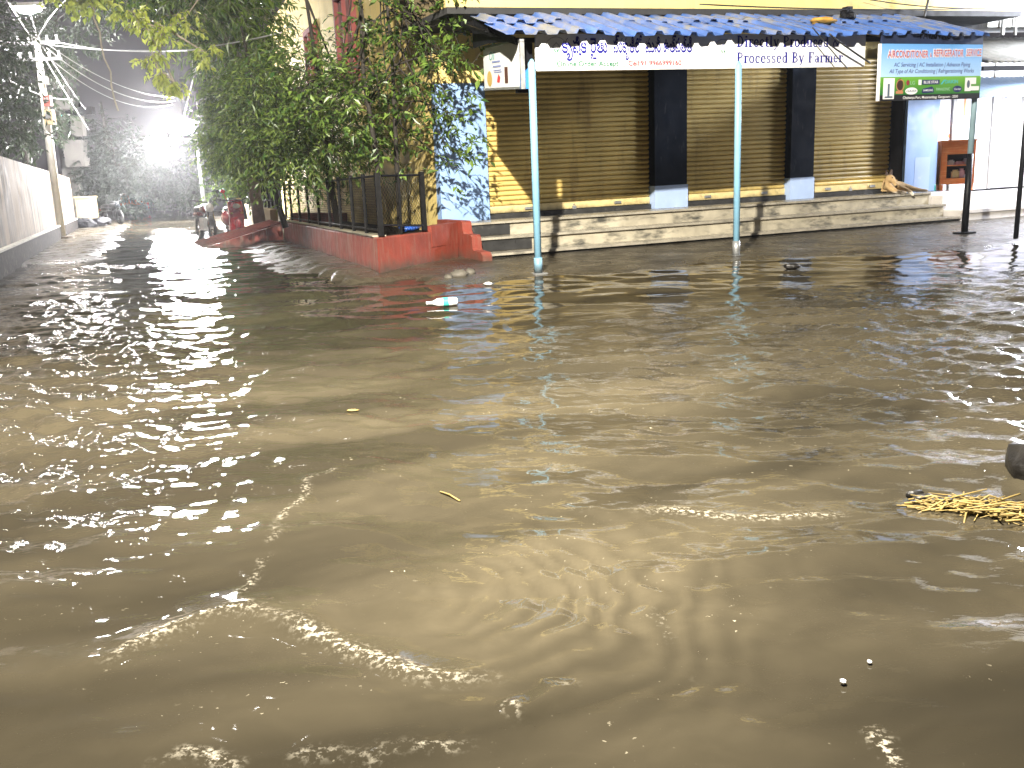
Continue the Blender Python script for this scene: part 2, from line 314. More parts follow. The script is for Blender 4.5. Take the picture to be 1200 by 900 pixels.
def wave_field(X, Y):
    r = np.random.RandomState(5)
    calm = fbm(X, Y, 40, 0.35, 3)
    # choppiness: smooth patches and ruffled ones, streaked along the flow
    fx = X * 0.94 + Y * 0.34; fy = -X * 0.34 + Y * 0.94
    chop = np.clip(0.28 + 1.9 * (fbm(fx * 0.55, fy, 50, 0.55, 3) - 0.40), 0.12, 1.15)
    left = 1 - sstep(-1.4, 0.4, X + 0.22 * Y); right = sstep(0.4, 1.8, X - 0.18 * Y)
    mid = np.exp(-(((X - 1.9) / 1.5) ** 2 + ((Y - 6.0) / 1.7) ** 2))
    chop = chop * 0.55 + 0.45 * left + 0.35 * right + 0.55 * mid
    near = 1 - 0.72 * (1 - sstep(1.8, 3.6, Y + 0.35 * X)) * (1 - right * 0.8)
    chop = chop * near * (1 - 0.62 * sstep(6.5, 10.5, Y - 0.25 * X) * (1 - left))
    H = np.zeros_like(X)
    wx = X + 0.22 * (fbm(X, Y, 60, 0.7, 3) - 0.5); wy = Y + 0.22 * (fbm(X, Y, 70, 0.7, 3) - 0.5)
    Dist = np.sqrt(X * X + Y * Y)
    for i in range(84):
        lam = 0.07 * (0.95 / 0.07) ** r.rand(); k = 2 * math.pi / lam
        a = r.normal(R(68), R(34)); amp = 0.0105 * lam / 0.3 * (0.32 / max(lam, 0.32)) ** 0.5 * (0.6 + 0.8 * r.rand()) * (1.45 if lam < 0.2 else 0.9)
        fade = np.clip(lam / (0.010 * Dist + 0.03) - 0.6, 0, 1)
        ph = k * (wx * math.cos(a) + wy * math.sin(a)) + r.rand() * 6.283
        s = np.sin(ph); H += amp * 0.19 * fade * (s + 0.25 * np.cos(2 * ph)) * (chop * (1.0 + 0.7 * np.maximum(left, right) * (lam < 0.26)) if lam < 0.45 else 0.5 + 0.5 * chop)
    # long low folds in the current
    H += 0.010 * np.sin(2 * math.pi * (0.30 * X + 0.95 * Y + 0.5 * (fbm(X, Y, 81, 0.4, 2))) / 1.9) * sstep(2.5, 5, Y)
    foam = np.zeros_like(X)
    def ridge(pts, amp, w, fw, jag, front=1.0):
        nonlocal H, foam
        P = [ground_at(*p) for p in pts]; best = np.full(X.shape, 9.0); sign = np.zeros_like(X); tt = np.zeros_like(X)
        n = len(P) - 1
        jx = X + jag * (fbm(X, Y, 91, 9, 3) - 0.5); jy = Y + jag * (fbm(X, Y, 95, 9, 3) - 0.5)
        for i in range(n):
            a, b = P[i], P[i + 1]; dx, dy = b.x - a.x, b.y - a.y; L2 = dx * dx + dy * dy
            t = np.clip(((jx - a.x) * dx + (jy - a.y) * dy) / L2, 0, 1); qx = jx - a.x - t * dx; qy = jy - a.y - t * dy
            d = np.sqrt(qx * qx + qy * qy); s = np.sign(dx * qy - dy * qx); mk = d < best
            best = np.where(mk, d, best); sign = np.where(mk, s, sign); tt = np.where(mk, (i + t) / n, tt)
        ends = np.clip(np.minimum(tt, 1 - tt) * 7, 0.0, 1); sd = best * sign
        prof = np.where(sd > 0, np.exp(-(sd / (w * 2.6)) ** 2), np.exp(-(sd / (w * 0.8)) ** 2))
        H += amp * prof * ends * (0.7 + 0.6 * fbm(X, Y, 99, 6, 2))
        fo = np.exp(-((sd - fw * 0.5) / fw) ** 2) * ends * np.clip(0.15 + 2.2 * (fbm(X, Y, 120, 5, 2) - 0.35), 0, 1)
        foam = np.maximum(foam, fo * front)
    ridge([(118, 785), (160, 757), (230, 726), (285, 720), (340, 735), (400, 758), (455, 783), (500, 795), (600, 800)], 0.020, 0.028, 0.022, 0.05)
    ridge([(585, 822), (612, 842), (645, 822), (672, 800)], 0.012, 0.02, 0.016, 0.05)
    ridge([(170, 905), (215, 882), (250, 888), (300, 892), (380, 878), (430, 886), (500, 872), (548, 885)], 0.008, 0.02, 0.015, 0.08, 0.8)
    ridge([(660, 597), (720, 603), (800, 602), (880, 608), (1010, 604)], 0.010, 0.035, 0.02, 0.06, 0.55)
    ridge([(560, 432), (700, 430), (820, 415), (940, 396), (1060, 372), (1230, 348)], 0.020, 0.12, 0.03, 0.06, 0.0)
    ridge([(600, 480), (760, 478), (860, 468), (960, 455), (1010, 452), (1100, 436), (1210, 410)], 0.015, 0.09, 0.03, 0.06, 0.0)
    ridge([(700, 668), (820, 664), (960, 655), (1080, 640), (1230, 622)], 0.012, 0.09, 0.03, 0.05, 0.0)
    ridge([(-20, 366), (60, 352), (160, 345), (260, 352), (420, 340)], 0.02, 0.14, 0.05, 0.1, 0.0)
    ridge([(280, 720), (310, 660), (335, 600), (370, 560), (420, 545)], 0.006, 0.04, 0.012, 0.10, 0.45)
    ridge([(760, 715), (800, 760), (812, 800)], 0.003, 0.02, 0.006, 0.05, 0.6)
    ridge([(1015, 850), (1035, 880), (1050, 915)], 0.006, 0.02, 0.010, 0.05, 0.8)
    # fan of standing ripples where the current wells up, lit straight down by the lamp
    C0 = ground_at(470, 700); dx = X - C0.x; dy = Y - C0.y; rr = np.sqrt(dx * dx + dy * dy); an = np.arctan2(dy, dx)
    msk = np.exp(-((rr - 0.55) / 0.42) ** 2) * np.exp(-((an + 0.05) / 0.75) ** 2)
    H += 0.0050 * msk * np.sin(2 * math.pi * (rr + 0.22 * fbm(X, Y, 140, 4, 2)) / 0.105)
    wq = 0.5 * (fbm(X, Y, 170, 0.8, 3) - 0.5); silt_and_shade = np.clip(0.30 + 3.0 * (fbm((fx + wq) * 0.5, (fy + wq) * 1.7, 150, 1.1, 5) - 0.47), 0, 1)
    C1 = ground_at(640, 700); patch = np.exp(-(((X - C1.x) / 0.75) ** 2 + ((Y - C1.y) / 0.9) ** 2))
    silt_and_shade = 0.10 + silt_and_shade * (0.42 + 0.22 * patch) + patch * (0.30 + 0.26 * np.sin(2 * math.pi * (rr + 0.24 * fbm(X, Y, 140, 4, 3)) / 0.105) * (0.1 + msk))  # bands of light over the ripples painted into the mud colour
    D1 = ground_at(985, 520); D2 = ground_at(1150, 830)  # shadow on the water painted in as two darker patches
    silt_and_shade -= 0.34 * np.exp(-(((X - D1.x - 0.25 * (Y - D1.y)) / 0.75) ** 2 + ((Y - D1.y) / 1.0) ** 2)) * (0.35 + 1.1 * fbm(fx, fy * 2, 180, 1.5, 3)); silt_and_shade -= 0.10 * np.exp(-(((X - D2.x) / 0.6) ** 2 + ((Y - D2.y) / 0.35) ** 2))
    silt_and_shade += 0.35 * np.exp(-(((X - 0.5) / 2.2) ** 2 + ((Y - 5.2) / 2.4) ** 2)) * fbm(X, Y, 160, 1.4, 4)
    return H, foam, np.clip(silt_and_shade, 0, 1), chop * (1 + 0.6 * np.maximum(left, right))

def water_material():
    m, n, l, p = nt('muddy_flood_water')
    fa = n.new('ShaderNodeAttribute'); fa.attribute_name = 'foam'; sa = n.new('ShaderNodeAttribute'); sa.attribute_name = 'silt_and_shade'
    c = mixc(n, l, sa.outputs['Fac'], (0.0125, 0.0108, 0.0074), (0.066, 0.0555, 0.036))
    c = mixc(n, l, ramp(n, l, noise(n, l, 5, 5, 0.6, None, 0.8), 0.35, 0.75, 0, 0.35), c, (0.022, 0.019, 0.0122))
    nf = noise(n, l, 55, 4, 0.7); mu = n.new('ShaderNodeMath'); mu.operation = 'MULTIPLY'
    l.new(ramp(n, l, nf, 0.50, 0.62), mu.inputs[0]); l.new(fa.outputs['Fac'], mu.inputs[1])
    c = mixc(n, l, mu.outputs[0], c, (0.62, 0.57, 0.46))
    sc = n.new('ShaderNodeMath'); sc.operation = 'MULTIPLY'; l.new(ramp(n, l, noise(n, l, 46, 3, 0.6), 0.685, 0.72), sc.inputs[0]); l.new(ramp(n, l, noise(n, l, 1.4, 4, 0.6, (1, 1.8, 1), 1.0), 0.52, 0.66), sc.inputs[1])
    c = mixc(n, l, sc.outputs[0], c, (0.30, 0.27, 0.20)); l.new(c, p.inputs['Base Color'])
    rr = n.new('ShaderNodeMath'); rr.operation = 'MULTIPLY_ADD'; l.new(mu.outputs[0], rr.inputs[0]); rr.inputs[1].default_value = 0.3; rr.inputs[2].default_value = 0.045
    l.new(rr.outputs[0], p.inputs['Roughness']); p.inputs['IOR'].default_value = 1.34
    b = n.new('ShaderNodeBump'); b.inputs['Distance'].default_value = 0.010; ca_ = n.new('ShaderNodeAttribute'); ca_.attribute_name = 'chop'; cm = n.new('ShaderNodeMath'); cm.operation = 'MULTIPLY'; l.new(ca_.outputs['Fac'], cm.inputs[0]); cm.inputs[1].default_value = 0.55; l.new(cm.outputs[0], b.inputs['Strength'])
    l.new(noise(n, l, 13, 3, 0.5, (1.0, 2.0, 1), 0.5), b.inputs['Height'])
    b2 = n.new('ShaderNodeBump'); b2.inputs['Strength'].default_value = 0.5; b2.inputs['Distance'].default_value = 0.004
    mm = n.new('ShaderNodeMath'); mm.operation = 'MULTIPLY'; l.new(nf, mm.inputs[0]); l.new(fa.outputs['Fac'], mm.inputs[1])
    l.new(mm.outputs[0], b2.inputs['Height']); l.new(b.outputs[0], b2.inputs['Normal']); l.new(b2.outputs[0], p.inputs['Normal'])
    return m
X, Y = fan(760, 860, 1.25, -0.6, 75, 2.2)
Hh, foam, silt_and_shade, chop = wave_field(X, Y)
water = grid_mesh('flood_water', X, Y, Hh, water_material(), {'foam': foam, 'silt_and_shade': silt_and_shade, 'chop': chop}); setp(water, kind='structure')

# ------------------------------------------------------------------ lettering
_tc = {}
def glyphs(txt, off=0.0, shear=0.0):
    k = (txt, off, shear)
    if k not in _tc:
        cu = bpy.data.curves.new('lettering', 'FONT'); cu.body = txt; cu.size = 1.0; cu.offset = off; cu.shear = shear; cu.resolution_u = 3
        ob = bpy.data.objects.new('lettering', cu); me = bpy.data.meshes.new_from_object(ob)
        v = [tuple(p.co[:2]) for p in me.vertices]; f = [tuple(q.vertices) for q in me.polygons]
        bpy.data.meshes.remove(me); bpy.data.objects.remove(ob); bpy.data.curves.remove(cu); _tc[k] = (v, f)
    return _tc[k]
def write(mb, txt, org, X, Y, N, w=None, h=0.1, off=0.0, shear=0.0, dz=0.004):
    v, f = glyphs(txt, off, shear)
    if not v: return
    xs = [p[0] for p in v]; x0 = min(xs); tw = max(xs) - x0
    sx = (w / tw) if w else h / 0.72
    mb.mesh2d([(p[0] - x0, p[1]) for p in v], f, org, X, Y, sx, h / 0.72, N, dz)
def arc(cx, cy, rx, ry, a0, a1, n=10): return [(cx + rx * math.cos(R(a0 + (a1 - a0) * i / n)), cy + ry * math.sin(R(a0 + (a1 - a0) * i / n))) for i in range(n + 1)]
TK, TN = 0.135, 0.06
def _bar(x0, x1, y): return ([(x0, y), (x1, y)], TN)
SLAB = {   # width, strokes (points, thickness): a condensed slab face
    'D': (.52, [([(.12, 0), (.12, 1)], TK), (arc(.12, .5, .30, .47, 90, -90), .10), _bar(0, .26, .03), _bar(0, .26, .97)]),
    'P': (.48, [([(.12, 0), (.12, 1)], TK), (arc(.14, .73, .25, .24, 90, -90), .09), _bar(0, .27, .03), _bar(0, .2, .97)]),
    'B': (.50, [([(.12, 0), (.12, 1)], TK), (arc(.14, .75, .22, .22, 90, -90), .09), (arc(.14, .27, .27, .24, 90, -90), .09), _bar(0, .2, .03), _bar(0, .2, .97)]),
    'F': (.46, [([(.12, 0), (.12, 1)], TK), _bar(0, .43, .97), ([(.41, 1), (.41, .76)], TN), _bar(.12, .30, .53), ([(.29, .64), (.29, .42)], TN), _bar(0, .27, .03)]),
    'i': (.27, [([(.13, 0), (.13, .68)], TK), ([(.13, .82), (.13, .97)], TK), _bar(0, .26, .03), _bar(0, .13, .65)]),
    'l': (.27, [([(.13, 0), (.13, 1)], TK), _bar(0, .26, .03), _bar(0, .13, .97)]),
    'r': (.36, [([(.12, 0), (.12, .68)], TK), (arc(.25, .48, .12, .17, 170, 40), .07), ([(.32, .66), (.32, .50)], .09), _bar(0, .26, .03), _bar(0, .12, .65)]),
    'e': (.40, [(arc(.2, .34, .14, .31, 0, 320, 14), .10), _bar(.08, .36, .37)]),
    'c': (.38, [(arc(.2, .34, .14, .31, 45, 315, 12), .10), ([(.30, .62), (.30, .46)], .09)]),
    'o': (.42, [(arc(.2, .34, .15, .31, 0, 360, 16), .10)]),
    't': (.32, [([(.14, .1), (.14, .9)], TK), _bar(.02, .29, .65), (arc(.22, .12, .09, .09, 180, 330), .07)]),
    'y': (.44, [([(.08, .67), (.22, .05)], .12), ([(.37, .67), (.19, -.12), (.12, -.22), (.03, -.22)], .07), _bar(0, .18, .65), _bar(.28, .44, .65)]),
    'd': (.46, [([(.33, 0), (.33, 1)], TK), (arc(.22, .33, .15, .30, 50, 310, 12), .09), _bar(.2, .33, .97), _bar(.33, .44, .03)]),
    'u': (.48, [([(.12, .68), (.12, .18)], TK), (arc(.22, .16, .12, .12, 180, 340), .07), ([(.36, 0), (.36, .68)], TK), _bar(0, .12, .65), _bar(.24, .36, .65), _bar(.36, .46, .03)]),
    's': (.36, [([(.29, .54), (.22, .63), (.13, .63), (.07, .54), (.09, .43), (.27, .27), (.30, .15), (.22, .05), (.13, .04), (.05, .14)], .09)]),
    'a': (.42, [([(.07, .54), (.14, .63), (.25, .62), (.30, .5)], .08), ([(.30, .52), (.30, .06)], TK), (arc(.19, .19, .11, .16, 60, 320), .08), _bar(.30, .41, .03)]),
    'm': (.68, [([(.12, 0), (.12, .68)], TK), (arc(.24, .48, .11, .15, 170, 10), .07), ([(.34, 0), (.34, .52)], TK), (arc(.45, .48, .11, .15, 170, 10), .07), ([(.56, 0), (.56, .52)], TK), _bar(0, .23, .03), _bar(.25, .43, .03), _bar(.47, .67, .03), _bar(0, .12, .65)]),
    '&': (.56, [([(.50, .02), (.14, .70), (.14, .86), (.22, .97), (.32, .92), (.33, .78), (.10, .40), (.06, .2), (.14, .04), (.28, .04), (.42, .2), (.50, .48)], .085)]),
    ' ': (.26, []),
}
def slab(mb, txt, org, X, Y, N, w, h):
    tot = sum(SLAB[c][0] + 0.03 for c in txt); sx = w / tot; x = 0; lay = 0
    for c in txt:
        cw, st = SLAB[c]
        for pts, th in st:
            lay = (lay + 1) % 7; n = len(pts); L = []; Rr = []
            for i in range(n):
                a = pts[max(i - 1, 0)]; b = pts[min(i + 1, n - 1)]; dx, dy = b[0] - a[0], b[1] - a[1]; q = math.hypot(dx, dy) or 1
                nx, ny = -dy / q * th / 2, dx / q * th / 2
                L.append((pts[i][0] + nx, pts[i][1] + ny)); Rr.append((pts[i][0] - nx, pts[i][1] - ny))
            o = Vector(org) + N * (0.004 + 0.0005 * lay)
            P = lambda q: o + X * ((x + q[0]) * sx) + Y * (q[1] * h)
            for i in range(n - 1): mb.quad(P(Rr[i]), P(Rr[i + 1]), P(L[i + 1]), P(L[i]))
        x += cw + 0.03
def disc(mb, c, rx, ry, X, Y, N, dz, n=28): mb.poly([Vector(c) + N * dz + X * (rx * math.cos(2 * math.pi * i / n)) + Y * (ry * math.sin(2 * math.pi * i / n)) for i in range(n)])
def annulus(mb, c, r0, r1, X, Y, N, dz, n=32):
    for i in range(n):
        a, b = 2 * math.pi * i / n, 2 * math.pi * (i + 1) / n; P = lambda r, w: Vector(c) + N * dz + X * (r * math.cos(w)) + Y * (r * math.sin(w))
        mb.quad(P(r0, a), P(r1, a), P(r1, b), P(r0, b))
def rect(mb, org, X, Y, N, x0, y0, x1, y1, dz):
    P = lambda a, b: Vector(org) + X * a + Y * b + N * dz
    mb.quad(P(x0, y0), P(x1, y0), P(x1, y1), P(x0, y1))
def ink(name, col, rough=0.45): return mat('ink_' + name, col, rough, 0.05, 2)

# ------------------------------------------------------------------ shop building
FV = 1.5                                  # shutter plane
def build_shop():
    t = thing('shop_building', 'yellow corner building with three rolled down shutters above stone steps', 'building', S(0, FV, 0))
    b = MB()                              # masonry core, soffit and side wall
    sbox(b, -0.5, 10.64, FV + 0.12, FV + 0.5, 0, 3.60); b.build('wall', YELLOW, t)
    lb = MB(); sbox(lb, -0.5, 0.36, FV - 0.06, FV + 0.118, 0.53, 2.75); lb.build('blue_wall_panel', LBLUE, t)
    lu_ = MB(); sbox(lu_, -0.5, 0.36, FV - 0.058, FV + 0.118, 2.752, 3.5); lu_.build('upper_wall_panel', YELLOW, t)
    rd = MB(); sbox(rd, -0.5, 0.36, FV - 0.075, FV + 0.115, 0.0, 0.528); rd.build('red_dado', RED, t)
    for (a, c) in ((3.63, 4.34), (6.83, 7.43)):
        p = MB(); sbox(p, a, c, FV - 0.13, FV + 0.118, 0.98, 3.5); pl = p.build('pillar', NAVY, t)
        q = MB(); sbox(q, a - 0.012, c + 0.012, FV - 0.145, FV + 0.118, 0.592, 0.978); q.build('pillar_base', LBLUE2, pl)
    q = MB(); sbox(q, 9.72, 10.66, FV - 0.36, FV + 0.118, 0.592, 3.5); e = q.build('blue_end_pillar', LBLUE, t)
    q = MB(); sbox(q, 10.0, 10.45, FV - 0.364, FV - 0.361, 0.60, 1.22); q.build('faded_patch', LBLUE2, e)
    q = MB(); sbox(q, 9.66, 9.72, FV - 0.30, FV + 0.118, 0.592, 3.5); q.build('shutter_guide', BLACK, t)
    for (a, c) in ((0.40, 3.60), (4.36, 6.81), (7.45, 9.66)):
        s = MB(); z0, z1 = 0.80, 3.05; n = 28; prof = []
        for i in range(n):
            zz = z0 + (z1 - z0) * i / n; d = (z1 - z0) / n
            for k, (fz, fv) in enumerate(((0.0, 0.012), (0.05, -0.018), (0.22, -0.032), (0.48, -0.036), (0.72, -0.028), (0.86, -0.012), (0.93, 0.012))): prof.append((zz + fz * d, FV + 0.04 + fv))
        for i in range(len(prof) - 1):
            (za, va), (zb, vb) = prof[i], prof[i + 1]
            s.quad(S(a, va, za), S(c, va, za), S(c, vb, zb), S(a, vb, zb))
        sh = s.build('roller_shutter', SHUT, t)
        rl = MB(); sbox(rl, a, c, FV - 0.005, FV + 0.04, 0.685, 0.797); rr = rl.build('bottom_rail', SHUTRAIL, sh)
        for fr in (0.22, 0.78):
            k = MB(); uu = a + (c - a) * fr; sbox(k, uu - 0.07, uu + 0.07, FV - 0.04, FV - 0.006, 0.72, 0.76); k.build('latch', STEEL, sh)
        k = MB(); uu = (a + c) / 2; q = S(uu, FV - 0.025, 0.70); k.box(q, (.07, .03, .055), U, V, Z); k.ring(q + Z * .04, V, .022, .006, 14, 5); k.build('padlock', STEEL, sh)
        sl = MB(); sbox(sl, a - 0.03, c + 0.03, FV - 0.03, FV + 0.117, 0.592, 0.675); sl.build('sill', STONED, t)
    # overhanging first floor
    up = MB(); sbox(up, -0.95, 11.1, -0.18, -0.02, 3.602, 4.08); up.build('parapet', YELLOW, t)
    up = MB(); sbox(up, -0.95, 11.1, 1.25, 1.6, 3.602, 6.6); up.build('upper_storey', mat('darkened_ochre', (0.10, 0.075, 0.035), 0.8), t)  # unseen; set back and darkened to dim its reflection in the water
    up = MB(); sbox(up, -0.95, 11.1, -0.10, 1.6, 6.602, 6.75); up.build('added_balcony_roof', mat('dark_slab', (0.03, 0.03, 0.03), 0.8), t)  # unseen, added above the recess that keeps the reflection dark
    sf = MB(); sbox(sf, -0.95, 11.1, -0.22, FV + 0.11, 3.51, 3.598); sf.build('overhang_slab', mat('dark_slab', (0.05, 0.05, 0.05), 0.8), t)
    # side wall up the street, two storeys
    A = S(-0.5, FV + 0.2, 0); Bq = A + SD * 19
    sw = MB(); th = SN * 0.3
    sw.hexa([A, A + th, Bq + th, Bq, A + Z * 6.6, A + th + Z * 6.6, Bq + th + Z * 6.6, Bq + Z * 6.6]); sw.build('side_wall', YELLOW, t)
    for (s0, s1, z0, z1, nm) in ((4.9, 6.7, 3.3, 5.3, 'r'), (9.5, 11.0, 3.2, 5.2, 'r')):
        f = MB(); fr = 0.12
        for (a0, a1, b0, b1) in ((s0, s1, z0, z0 + fr), (s0, s1, z1 - fr, z1), (s0, s0 + fr, z0 + fr, z1 - fr), (s1 - fr, s1, z0 + fr, z1 - fr), ((s0 + s1) / 2 - .05, (s0 + s1) / 2 + .05, z0 + fr, z1 - fr)):
            P = lambda s, z, d: A + SD * s + Z * z - SN * d
            f.hexa([P(a0, b0, .12), P(a0, b0, 0), P(a1, b0, 0), P(a1, b0, .12), P(a0, b1, .12), P(a0, b1, 0), P(a1, b1, 0), P(a1, b1, .12)])
        w = f.build('window', mat('dark_red_frame', (0.20, 0.025, 0.02), 0.5), t)
        g = MB(); g.quad(P(s0, z0, .03), P(s0, z1, .03), P(s1, z1, .03), P(s1, z0, .03)); g.build('pane', DGLASS, w)
    return t
build_shop()

def build_steps():
    t = thing('stone_steps', 'three worn stone steps running along the yellow shutters', 'steps', S(4, 0, 0))
    lv = [(0.0, 0.35, 0.00, 0.15, STONED), (0.35, 0.70, 0.13, 0.37, STONE), (0.70, FV + 0.1, 0.35, 0.59, STONE)]
    ends = (10.02, 10.0, 9.98)
    for i, (v0, v1, z0, z1, mt) in enumerate(lv):
        b = MB(); u1 = ends[i]
        if i < 2: sbox(b, -0.44, u1 - 0.01, v0 + 0.03, v1 + 0.25, -0.2 if i == 0 else z0, z1 - 0.035)
        else: sbox(b, -0.44, u1 - 0.01, v0 + 0.03, v1, z0 - 0.1, z1 - 0.035)
        st = b.build('step', mt, t)
        tr = MB(); sbox(tr, -0.445, u1, v0 - 0.02, v1 + 0.03 if i < 2 else v1, z1 - 0.034, z1); tr.build('tread', TREAD, st)
        if i:
            d = MB(); sbox(d, -0.43, 0.55 if i == 1 else 0.35, v0 + 0.012, v0 + 0.028, z0 + 0.03, z1 - 0.036); d.build('dark_tile', STONED, st)
    e = MB(); sbox(e, 9.985, 11.0, 0.70, FV + 0.1, 0.0, 0.58); e.build('end_platform', MARBLE, t)
    c = MB()                              # stepped cheek wall
    pr = [(-0.25, -0.25), (-0.25, 0.15), (-0.20, 0.20), (0.06, 0.215), (0.09, 0.25), (0.10, 0.40), (0.14, 0.44), (0.38, 0.45), (0.42, 0.50), (0.43, 0.62), (0.48, 0.645), (FV - 0.08, 0.65), (FV - 0.08, -0.25)]
    c.prism([S(-0.60, v, z) for v, z in pr], U * 0.155); c.build('cheek_wall', RED, t)
build_steps()

# awning -----------------------------------------------------------
def build_awning():
    t = thing('corrugated_awning', 'long blue corrugated sheet awning on slim poles in front of the shutters', 'awning', S(3.5, -1.95, 0))
    def sheet(u0, u1, v0, z0, v1, z1, lift):
        b = MB(); pitch = 0.29; n = int((u1 - u0) / pitch); prev = None; rows = 7
        pat = ((0, 0), (0.34, 0), (0.46, 0.05), (0.74, 0.05), (0.86, 0))
        us = [(u0 + (i + a) * pitch, h) for i in range(n) for a, h in pat]
        for r in range(rows + 1):
            f = r / rows; base = len(b.v)
            for (uu, h) in us:
                wob = 0.012 * math.sin(uu * 2.1 + f * 2) + 0.010 * math.sin(uu * 5.3 + 1)
                b.v.append(tuple(S(uu + 0.22 * (v0 + (v1 - v0) * f + 2.3), v0 + (v1 - v0) * f + (0.03 * math.sin(uu * 3.7) if r == rows else 0), z0 + (z1 - z0) * f + h + lift + wob)))
            if r:
                for i in range(len(us) - 1): b.f.append((base - len(us) + i, base - len(us) + i + 1, base + i + 1, base + i))
        o = b.build('roof_sheet', AWN, t); md = o.modifiers.new('thickness', 'SOLIDIFY'); md.thickness = 0.004
    sheet(-1.05, 7.75, -0.16, 3.47, -1.2, 3.205, 0.018)
    sheet(-1.07, 7.75, -1.05, 3.245, -2.17, 2.94, 0.0)
    f = MB()
    for (v, z) in ((-1.9, 2.95), (-1.1, 3.19), (-0.3, 3.40)): sbox(f, -0.8, 7.62, v - 0.025, v + 0.025, z - 0.06, z - 0.005)
    for uu in (-0.75, 1.0, 2.6, 4.2, 5.8, 7.55):
        f.hexa([S(uu - .025, -1.9, 2.86), S(uu + .025, -1.9, 2.86), S(uu + .025, -0.2, 3.36), S(uu - .025, -0.2, 3.36), S(uu - .025, -1.9, 2.9), S(uu + .025, -1.9, 2.9), S(uu + .025, -0.2, 3.40), S(uu - .025, -0.2, 3.40)])
    f.build('frame', BLACK, t)
    for (uu, top, tp, mt) in ((-0.66, 2.62, 'cut', POLE), (2.59, 2.57, 'cut', POLE)):
        p = MB(); p.tube([S(uu, -2.06, -0.02), S(uu, -2.06, top), S(uu + 0.012, -2.045, top + 0.05)], [0.047, 0.047, 0.02], 14)
        po = p.build('pole', mt, t, True)
        k = MB(); sbox(k, uu - 0.09, uu + 0.09, -2.15, -1.97, -0.02, 0.035); k.build('base_plate', STEEL, po)
        k = MB(); k.tube([S(uu, -2.06, 0.035), S(uu, -2.06, 0.23)], 0.055, 14); k.build('sleeve', STEEL if uu > 1 else POLE, po, True)
    # right pole, the shade on its lower half painted as black
    p = MB(); p.tube([S(7.62, -1.95, 1.25), S(7.66, -1.95, 3.0)], 0.048, 14); po = p.build('pole', mat('blue_grey_pole_paint', (0.22, 0.32, 0.36), 0.4), t, True)
    p = MB(); p.tube([S(7.60, -1.95, -0.02), S(7.62, -1.95, 1.248)], [0.056, 0.05], 14); p.build('shaded_lower_half', BLACK, po, True)
    k = MB(); sbox(k, 7.46, 7.74, -2.07, -1.83, -0.02, 0.06); k.build('base_plate', BLACK, po)
    # black cloth closing the left end and the strip under the eave
    c = MB(); c.prism([S(-0.83, -1.95, 2.95), S(-0.60, -0.25, 3.42), S(-0.60, -0.25, 3.05), S(-0.70, -0.9, 3.02), S(-0.83, -1.95, 2.90)], U * 0.02); c.build('end_cloth', BLACKC, t)
    c = MB(); sbox(c, -0.72, -0.50, -1.80, -1.72, 2.30, 2.95); c.build('hanging_cloth', BLACKC, t)
    br = MB(); br.prism([S(-0.78, -1.98, 2.33), S(-0.66, -1.98, 2.33), S(-0.66, -1.98, 2.58), S(-0.72, -1.98, 2.53), S(-0.78, -1.98, 2.51)], V * 0.02); br.build('bracket', mat('bright_blue_paint', (0.05, 0.22, 0.62), 0.4), t)
    return t
build_awning()
mb = MB(); mb.ball(S(4.95, -1.25, 3.27), (0.24, 0.14, 0.055), U, V, Z, 18, 8, 0.22)
setp(mb.build('crumpled_cloth', mat('orange_cloth', (0.55, 0.30, 0.05), 0.8, 0.3, 6), None, True, S(4.95, -1.25, 3.23)), 'crumpled orange yellow cloth lying on the blue awning', 'cloth')
mb = MB(); mb.ball(S(6.02, -0.7, 3.42), (0.12, 0.12, 0.12), U, V, Z, 12, 7, 0.3); sbox(mb, 5.96, 6.08, -0.76, -0.64, 3.42, 3.56)
setp(mb.build('black_bundle', BLACKC, None, False, S(6.02, -0.7, 3.38)), 'small black bundle sitting on the ridge of the blue awning', 'bundle')

# signs ------------------------------------------------------------
def house_logo(t, c, X, Y, N, sc, cir, grn):
    a = MB(); annulus(a, c, 0.205 * sc, 0.215 * sc, X, Y, N, 0.004)
    pts = [(-.09, -.06), (-.09, .05), (0, .13), (.09, .05), (.09, -.06), (.035, -.06), (0, -.01), (-.035, -.06), (-.09, -.06)]
    for i in range(len(pts) - 1):
        p, q = Vector(pts[i]), Vector(pts[i + 1]); d = (q - p).normalized() * 0.007; n2 = Vector((-d.y, d.x))
        a.quad(*[Vector(c) + N * (0.0045 + 0.0004 * (i % 3)) + X * (w.x * sc) + Y * (w.y * sc) for w in (p - n2 - d, q - n2 + d, q + n2 + d, p + n2 - d)])
    a.build('logo_outline', cir, t)
    g = MB()
    for sg in (-1, 1): g.poly([Vector(c) + N * 0.005 + X * (x * sc * sg) + Y * (y * sc) for x, y in ((0.003, -.01), (.03, .005), (.05, .045), (.015, .035))])
    g.build('logo_leaf', grn, t)
